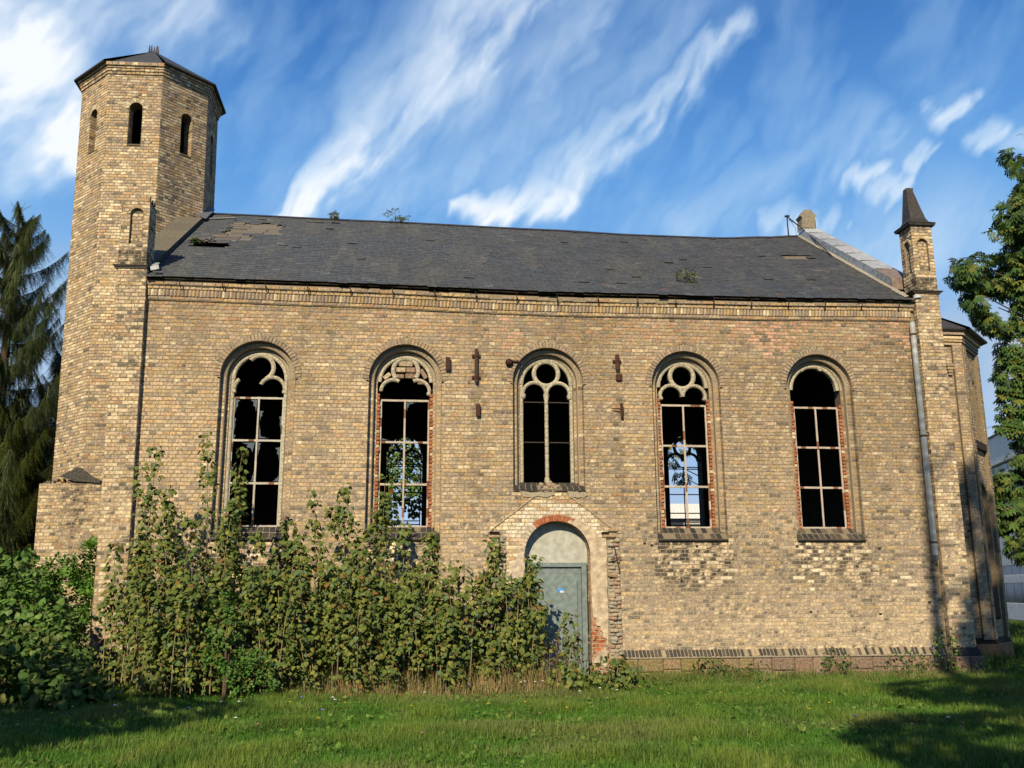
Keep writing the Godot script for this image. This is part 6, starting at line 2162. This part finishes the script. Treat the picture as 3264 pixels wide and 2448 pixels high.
	for p in [[-7.6, 5.2], [-7.2, 5.5], [-7.3, 6.2], [-6.4, 4.2], [-6.2, 4.4], [-5.2, 4.6], [-4.6, 3.9], [-3.6, 5.6], [-3.4, 4.1], [-2.9, 6.1], [-2.0, 3.6], [-1.8, 3.8], [-1.7, 6.0], [-0.9, 6.6], [2.5, 4.6], [1.7, 5.1], [2.7, 6.6], [2.2, 7.2], [-3.9, 7.2], [-1.2, 5.9], [-4.4, 5.4], [1.0, 4.4]]:
		flower("yellow", Vector3(p[0] + rnd(-0.1, 0.1), 0, p[1]), proto)
	for p in [[-5.4, 5.2], [-5.15, 5.25], [-3.9, 4.9], [-3.85, 5.2], [-2.6, 4.4], [-0.3, 4.6], [0.1, 4.2], [0.3, 4.5], [-0.9, 2.9], [-0.75, 3.0], [-0.6, 2.9], [-1.0, 3.1], [-4.9, 7.0], [2.4, 7.9], [3.4, 8.2]]:
		flower("white", Vector3(p[0], 0, p[1]), proto)
	for p in [[-7.0, 4.2], [-6.6, 5.9], [-4.3, 5.3], [-5.6, 6.3], [-3.9, 6.8], [-1.9, 3.9]]:
		flower("blue", Vector3(p[0], 0.05, p[1]), proto)
	for p in [[-1.2, 6.7], [-2.7, 8.2], [0.7, 7.9], [2.9, 8.3], [3.3, 8.6], [-4.6, 7.2]]:
		flower("pink", Vector3(p[0], -0.05, p[1]), proto)


func build_offices() -> void:
	# white office block at the right, its long side running away from the viewer
	var o := thing("office_building", "white office block with dark ribbon windows behind the right edge tree", "building", Vector3(31.4, 0, -30))
	var d := Vector3(1.6, 0, -5.0).normalized()
	var n := Vector3(-5.0, 0, -1.6).normalized()
	var B := Basis(d, Vector3.UP, n)
	if B.determinant() < 0:
		B = Basis(-d, Vector3.UP, n)
	var F := Transform3D(B, Vector3.ZERO)
	var sgn := 1.0 if B.x.dot(d) > 0 else -1.0
	var u0 := -22.0
	var u1 := 34.0
	var s := Sink.new()
	box(s, F * Transform3D(Basis(), Vector3(sgn * (u0 + u1) / 2, 5.2, -8.2)), Vector3(u1 - u0, 10.4, 16), 0.0, Color(0.30, 0.30, 0.30))
	part(o, "core", s.mesh(render_mat))
	for b in [[9.1, 10.75], [8.1, 8.55], [5.9, 6.95], [3.1, 5.75], [2.1, 2.55], [0.0, 0.95]]:
		s = Sink.new()
		var k := 0
		var u := u0
		while u < u1 - 0.1:
			box(s, F * Transform3D(Basis(), Vector3(sgn * (u + 1.4), (b[0] + b[1]) / 2, -0.02)), Vector3(2.785, b[1] - b[0], 0.3), 0.01, vary(Color(0.84, 0.80, 0.72), 0.03))
			u += 2.8
		part(o, "white_band", s.mesh(render_mat))
	for b in [[8.55, 9.1], [6.95, 8.1], [2.55, 3.1], [0.95, 2.1]]:
		var u := -10.0
		while u < 18.0:
			s = Sink.new()
			box(s, F * Transform3D(Basis(), Vector3(sgn * (u + 0.7), (b[0] + b[1]) / 2, -0.12)), Vector3(1.34, b[1] - b[0] - 0.01, 0.05), 0.0, vary(Color(0.03, 0.036, 0.042), 0.3))
			part(o, "window_pane", s.mesh(pane_mat))
			u += 1.4
	s = Sink.new()
	box(s, F * Transform3D(Basis(), Vector3(sgn * (u0 + u1) / 2, 10.8, -8.0)), Vector3(u1 - u0 + 0.2, 0.08, 16.5), 0.0, Color(0.22, 0.22, 0.23))
	part(o, "roof_edge", s.mesh(render_mat))

	# lower white wing behind the church, seen through the fourth window
	o = thing("office_building", "low white office wing seen through the fourth window", "building", Vector3(18, 0, -60))
	s = Sink.new()
	box_at(s, Vector3(-14, 0, -12), Vector3(11, 8.9, -0.4), 0.0, Color(0.35, 0.35, 0.35))
	part(o, "core", s.mesh(render_mat))
	for b in [[8.28, 9.05, 0.1], [7.8, 8.2, 0.0], [3.2, 5.2, 0.0], [0, 1.6, 0.0]]:
		s = Sink.new()
		box_at(s, Vector3(-14, b[0], -0.5), Vector3(11, b[1], b[2]), 0.02, Color(0.72, 0.72, 0.72))
		part(o, "white_band", s.mesh(render_mat))
	for k in 16:
		s = Sink.new()
		var x := -13.5 + k * 1.5
		var blind := k % 3 != 1
		box_at(s, Vector3(x, 5.25, -0.4), Vector3(x + 1.4, 7.75, -0.3), 0.0, Color(0.03, 0.035, 0.04))
		part(o, "window_pane", s.mesh(pane_mat))
		if blind:
			s = Sink.new()
			for j in 14:
				box_at(s, Vector3(x + 0.05, 7.68 - j * 0.16, -0.29), Vector3(x + 1.35, 7.78 - j * 0.16, -0.25), 0.0, Color(0.5, 0.5, 0.5))
			part(o, "window_blind", s.mesh(render_mat))
	# brown brick garden wall far left behind the conifers
	var post := thing("sapling_stake", "pale wooden stake in the grass before the left saplings", "stake", Vector3(-7.4, 0, 3.2))
	s = Sink.new()
	tube(s, [Vector3.ZERO, Vector3(0.015, 0.42, 0.0)], [0.02, 0.018], 6, Color(0.35, 0.27, 0.16))
	part(post, "stake", s.mesh(wood_mat))
	post = thing("lamp_post", "thin pale post standing before the office block", "post", Vector3(21.0, 0, -18))
	s = Sink.new()
	tube(s, [Vector3.ZERO, Vector3(0, 4.2, 0)], [0.06, 0.05], 8, Color(0.32, 0.28, 0.2))
	part(post, "pole", s.mesh(wood_mat))


# ------------------------------------------------------------------ sky
var seg_data := []        # [ax, ay, dx, dy, 1 / length squared, width 0, width 1, weight]
var seg_cells := {}       # cells of 5 degrees -> segments near them


func add_stroke(weight: float, pts: Array) -> void:
	for k in pts.size() - 1:
		var d := Vector2(pts[k + 1][0] - pts[k][0], pts[k + 1][1] - pts[k][1])
		var w := maxf(pts[k][2], pts[k + 1][2]) * 1.9 + 3.0
		var id := seg_data.size()
		seg_data.append(PackedFloat32Array([pts[k][0], pts[k][1], d.x, d.y, 1.0 / maxf(d.length_squared(), 0.0001), pts[k][2], pts[k + 1][2], weight]))
		for i in range(int(floorf((minf(pts[k][0], pts[k + 1][0]) - w) / 5.0)), int(floorf((maxf(pts[k][0], pts[k + 1][0]) + w) / 5.0)) + 1):
			for j in range(int(floorf((minf(pts[k][1], pts[k + 1][1]) - w) / 5.0)), int(floorf((maxf(pts[k][1], pts[k + 1][1]) + w) / 5.0)) + 1):
				var cell := Vector2i(i, j)
				if not seg_cells.has(cell):
					seg_cells[cell] = PackedInt32Array()
				seg_cells[cell].append(id)


func strokes_at(x: float, y: float, cell: Vector2i) -> float:
	var best := 0.0
	var ids: PackedInt32Array = seg_cells.get(cell, PackedInt32Array())
	for id in ids:
		var s: PackedFloat32Array = seg_data[id]
		var px := x - s[0]
		var py := y - s[1]
		var t := clampf((px * s[2] + py * s[3]) * s[4], 0.0, 1.0)
		var ex := px - s[2] * t
		var ey := py - s[3] * t
		var w := s[5] + (s[6] - s[5]) * t
		var g := s[7] * smoothstep(1.5, 0.1, sqrt(ex * ex + ey * ey) / w)
		if g > best:
			best = g
	return best


var cloud_noise := FastNoiseLite.new()
var wisp_noise := FastNoiseLite.new()
const SKY_AT := [0.0, 10.0, 18.0, 25.0, 33.0, 50.0, 90.0]
const SKY_IS := [Color(0.58, 0.67, 0.79), Color(0.51, 0.65, 0.80), Color(0.43, 0.615, 0.80), Color(0.325, 0.53, 0.755), Color(0.22, 0.41, 0.65), Color(0.15, 0.30, 0.56), Color(0.12, 0.25, 0.5)]
const SKY_LOW := Color(0.58, 0.67, 0.79)


func sky_color(az: float, el: float) -> Color:
	var c := SKY_LOW
	for k in 6:
		if el <= SKY_AT[k + 1] or k == 5:
			c = SKY_IS[k].lerp(SKY_IS[k + 1], clampf((el - SKY_AT[k]) / (SKY_AT[k + 1] - SKY_AT[k]), 0.0, 1.0))
			break
	# warped position, so that edges fray
	var wx := cloud_noise.get_noise_2d(az * 1.1, el * 1.1)
	var wy := cloud_noise.get_noise_2d(az * 1.1 + 90.0, el * 1.1 + 50.0)
	# streaky noise along the drift of the cirrus
	var u := az * 0.62 + el * 0.78 + wx * 0.9
	var v := -az * 0.78 + el * 0.62 + wy * 0.9
	var fib := wisp_noise.get_noise_2d(u * 2.4, v * 10.0)
	var fine := wisp_noise.get_noise_2d(u * 9.0 + 70.0, v * 26.0)
	var soft := cloud_noise.get_noise_2d(u * 1.0 + 200.0, v * 2.2)
	# threads pull the edges out across the drift
	var across := fib * 1.4 + fine * 0.32 + soft * 1.3
	var x := az + wx * 0.9 - 0.78 * across
	var y := el + wy * 0.7 + 0.62 * across
	var base := strokes_at(x, y, Vector2i(int(floorf(az / 5.0)), int(floorf(el / 5.0))))
	var a := base * (0.80 + 0.30 * fib + 0.14 * fine + 0.34 * soft)
	a = clampf(a, 0.0, 1.0)
	a = maxf(a, clampf(soft * 0.26 + fib * 0.07 + 0.06, 0.0, 0.2) * smoothstep(70.0, 40.0, el))
	c = c.lerp(Color(0.85, 0.862, 0.88), clampf(a, 0.0, 0.97))
	# grey lilac haze banks low down
	var hz := 0.75 * exp(-pow((az - 35.0) / 6.5, 2.0) - pow((y - 13.5) / 3.4, 2.0)) + 0.6 * exp(-pow((az + 20.5) / 5.0, 2.0) - pow((y - 15.5) / 3.2, 2.0)) + 0.4 * exp(-pow((el - 4.0) / 5.0, 2.0))
	c = c.lerp(Color(0.63, 0.67, 0.735), clampf(hz * (0.9 + soft * 0.6), 0.0, 0.9))
	return c


func build_sky() -> PanoramaSkyMaterial:
	cloud_noise.seed = 21
	cloud_noise.frequency = 0.11
	cloud_noise.fractal_octaves = 5
	wisp_noise.seed = 33
	wisp_noise.frequency = 0.045
	wisp_noise.fractal_octaves = 5
	for k in 26:
		var az := rnd(48.0, 326.0)
		if az > 180.0:
			az -= 360.0
		var el := rnd(18.0, 62.0)
		var l := rnd(6.0, 16.0)
		add_stroke(rnd(0.35, 0.95), [[az, el, rnd(1.0, 2.0)], [az + l * 0.5, el + l * 0.4, rnd(1.4, 3.0)], [az + l, el + l * 0.7, rnd(0.8, 2.0)]])
	# the cirrus in view: a white bank at the left, two fans in the middle, puffs at the right
	add_stroke(1.15, [[-30.0, 28.0, 6.5], [-25.0, 28.0, 6.2], [-22.0, 26.5, 4.6], [-19.8, 24.4, 2.2]])
	add_stroke(0.62, [[-22.0, 32.0, 5.0], [-14.5, 32.5, 3.6]])
	add_stroke(1.08, [[-8.3, 21.6, 1.0], [-5.6, 24.0, 1.7], [-3.0, 26.5, 2.1]])
	add_stroke(0.78, [[-4.5, 25.0, 2.4], [-1.2, 28.6, 3.6], [2.0, 31.6, 4.4], [6.0, 36.5, 5.2]])
	add_stroke(0.48, [[-5.0, 24.2, 1.8], [2.0, 27.6, 2.8], [9.0, 31.6, 2.9], [14.0, 36.0, 3.2]])
	add_stroke(0.36, [[-9.0, 21.2, 1.0], [-3.0, 23.6, 2.0], [3.0, 26.0, 2.4], [9.0, 29.0, 2.4]])
	add_stroke(1.0, [[2.6, 23.3, 0.7], [6.0, 23.3, 1.25], [9.2, 24.0, 1.45]])
	add_stroke(0.74, [[8.0, 23.9, 1.5], [11.0, 25.6, 1.8], [13.4, 27.2, 1.7], [17.5, 29.8, 1.4], [21.5, 32.5, 1.3]])
	add_stroke(0.34, [[6.0, 25.0, 2.2], [12.0, 29.5, 3.0], [17.0, 34.0, 3.2]])
	add_stroke(0.36, [[17.0, 21.5, 1.5], [23.0, 23.6, 1.9], [29.0, 26.0, 1.6]])
	add_stroke(0.40, [[25.0, 18.0, 2.0], [33.0, 19.8, 3.0]])
	for p in [[28.1, 23.2, 0.8, 1.1], [29.6, 22.6, 0.8, 0.95], [31.0, 23.9, 0.7, 0.9], [33.2, 26.1, 0.9, 1.2], [34.4, 26.6, 0.6, 0.8], [32.3, 23.6, 0.45, 1.0], [35.6, 23.9, 0.75, 1.1], [37.0, 23.4, 0.7, 0.8], [24.2, 21.4, 0.8, 1.0], [26.0, 21.0, 0.7, 0.8], [29.5, 19.7, 1.3, 0.6], [31.2, 19.2, 1.0, 0.55]]:
		add_stroke(p[3] * 0.66, [[p[0] - p[2] * 0.9, p[1] - p[2] * 0.35, p[2]], [p[0] + p[2] * 0.9, p[1] + p[2] * 0.35, p[2]]])
	# azimuth 0 is straight away from the viewer (-z) and lies at the left edge of the panorama
	var W := 4096
	var H := 2048
	var small_ := Image.create(384, 192, false, Image.FORMAT_RGB8)
	for j in 192:
		for i in 384:
			var az := (i + 0.5) / 384.0 * 360.0
			small_.set_pixel(i, j, sky_color(az if az < 180.0 else az - 360.0, 90.0 - (j + 0.5) / 192.0 * 180.0))
	small_.resize(W, H, Image.INTERPOLATE_CUBIC)
	# the part of the sky in view once more, at full fineness
	var i0 := int(-27.0 / 360.0 * W)
	var i1 := int(41.0 / 360.0 * W)
	var j0 := int((90.0 - 36.5) / 180.0 * H)
	var j1 := int((90.0 - 6.0) / 180.0 * H)
	for j in range(j0, j1):
		var el := 90.0 - (j + 0.5) / H * 180.0
		for i in range(i0, i1):
			small_.set_pixel(posmod(i, W), j, sky_color((i + 0.5) / W * 360.0, el))
	var m := PanoramaSkyMaterial.new()
	m.panorama = ImageTexture.create_from_image(small_)
	return m


var sill_mat: StandardMaterial3D
var stone_mat: StandardMaterial3D
var iron_mat: StandardMaterial3D
var glass_mat: StandardMaterial3D
var plaster_mat: StandardMaterial3D
var wood_mat: StandardMaterial3D
var zinc_mat: StandardMaterial3D
var render_mat: StandardMaterial3D
var steel_mat: StandardMaterial3D
var pane_mat: StandardMaterial3D
var bark_mat: StandardMaterial3D
var leaf_mat: StandardMaterial3D
var grass_mat: StandardMaterial3D
var ground_mat: StandardMaterial3D
var heart: ArrayMesh
var palm: ArrayMesh
var small: ArrayMesh


func build_materials() -> void:
	brick_mat = surface(0.92, 0.66, 1.0, 0.02, 1.3, 3, 6.0)
	mortar_mat = surface(0.97, 0.62, 1.0, 0.03, 1.7, 9, 6.0)
	slate_mat = surface(0.55, 0.62, 1.0, 0.015, 1.1, 15, 3.0)
	slate_mat.metallic_specular = 0.4
	sill_mat = surface(0.5, 0.6, 1.0, 0.03, 2.2, 21, 4.0)
	stone_mat = surface(0.93, 0.6, 1.0, 0.02, 1.6, 27, 7.0)
	iron_mat = surface(0.85, 0.55, 1.0, 0.05, 3.0, 33, 4.0)
	iron_mat.metallic_specular = 0.25
	plaster_mat = surface(0.96, 0.68, 1.0, 0.012, 0.9, 39, 6.0)
	wood_mat = surface(0.9, 0.5, 1.0, 0.03, 2.0, 45, 4.0)
	zinc_mat = surface(0.5, 0.72, 1.0, 0.01, 1.2, 51, 1.5)
	zinc_mat.metallic_specular = 0.5
	render_mat = surface(0.9, 0.8, 1.0, 0.012, 0.8, 57, 2.0)
	steel_mat = surface(0.5, 0.74, 1.0, 0.012, 1.1, 63, 1.0)
	steel_mat.metallic_specular = 0.45
	bark_mat = surface(0.9, 0.7, 1.0, 0.05, 3.0, 69, 4.0)
	ground_mat = surface(0.98, 0.5, 1.0, 0.02, 0.4, 75, 0.0)
	pane_mat = StandardMaterial3D.new()
	pane_mat.vertex_color_use_as_albedo = true
	pane_mat.roughness = 0.12
	glass_mat = StandardMaterial3D.new()
	glass_mat.albedo_color = Color(0.36, 0.40, 0.44, 0.5)
	glass_mat.transparency = BaseMaterial3D.TRANSPARENCY_ALPHA
	glass_mat.roughness = 0.3
	leaf_mat = StandardMaterial3D.new()
	leaf_mat.vertex_color_use_as_albedo = true
	leaf_mat.roughness = 0.6
	leaf_mat.metallic_specular = 0.25
	leaf_mat.backlight_enabled = true
	leaf_mat.backlight = Color(0.6, 0.6, 0.6)
	leaf_mat.cull_mode = BaseMaterial3D.CULL_DISABLED
	grass_mat = leaf_mat.duplicate()
	grass_mat.roughness = 0.7
	heart = leaf_mesh("heart")
	palm = leaf_mesh("palm")
	small = leaf_mesh("small")


func _ready() -> void:
	rng.seed = 20240917
	region_noise.seed = 4
	region_noise.frequency = 0.16
	region_noise.fractal_octaves = 3
	patch_noise.seed = 8
	patch_noise.frequency = 4.5
	patch_noise.fractal_octaves = 3
	fine_noise.seed = 12
	fine_noise.frequency = 0.45
	fine_noise.fractal_octaves = 3

	# camera, sky, sun, exposure
	var cam := Camera3D.new()
	cam.name = "camera"
	cam.position = Vector3(-2.943, 1.691, 19.0996)
	cam.rotation = Vector3(deg_to_rad(12.4836), deg_to_rad(-6.504), deg_to_rad(-0.269))
	cam.fov = 44.391
	cam.near = 0.1
	cam.far = 900.0
	add_child(cam)
	cam.current = true
	var env := Environment.new()
	env.background_mode = Environment.BG_SKY
	env.sky = Sky.new()
	env.sky.sky_material = build_sky()
	env.background_energy_multiplier = 1.0
	env.tonemap_mode = Environment.TONE_MAPPER_LINEAR
	env.tonemap_exposure = 1.42
	env.sdfgi_enabled = true
	env.ssao_enabled = true
	env.ssil_enabled = true
	var we := WorldEnvironment.new()
	we.name = "world"
	we.environment = env
	add_child(we)
	var sun := DirectionalLight3D.new()
	sun.name = "sun"
	sun.light_energy = 1.55
	sun.light_color = Color(1.0, 0.93, 0.80)
	sun.light_angular_distance = 0.5
	sun.shadow_enabled = true
	var az := deg_to_rad(21.0)
	var el := deg_to_rad(33.0)
	var to_sun := Vector3(-sin(az) * cos(el), sin(el), cos(az) * cos(el))
	sun.basis = Basis.looking_at(-to_sun, Vector3.UP)
	add_child(sun)

	build_materials()
	church = thing("church", "ruined yellow brick church with slate roof and octagonal tower", "church")
	build_ground()
	build_nave()
	build_roof()
	build_tower()
	build_buttresses()
	build_apse()
	build_door()
	build_ironwork()
	build_offices()
	build_plants()
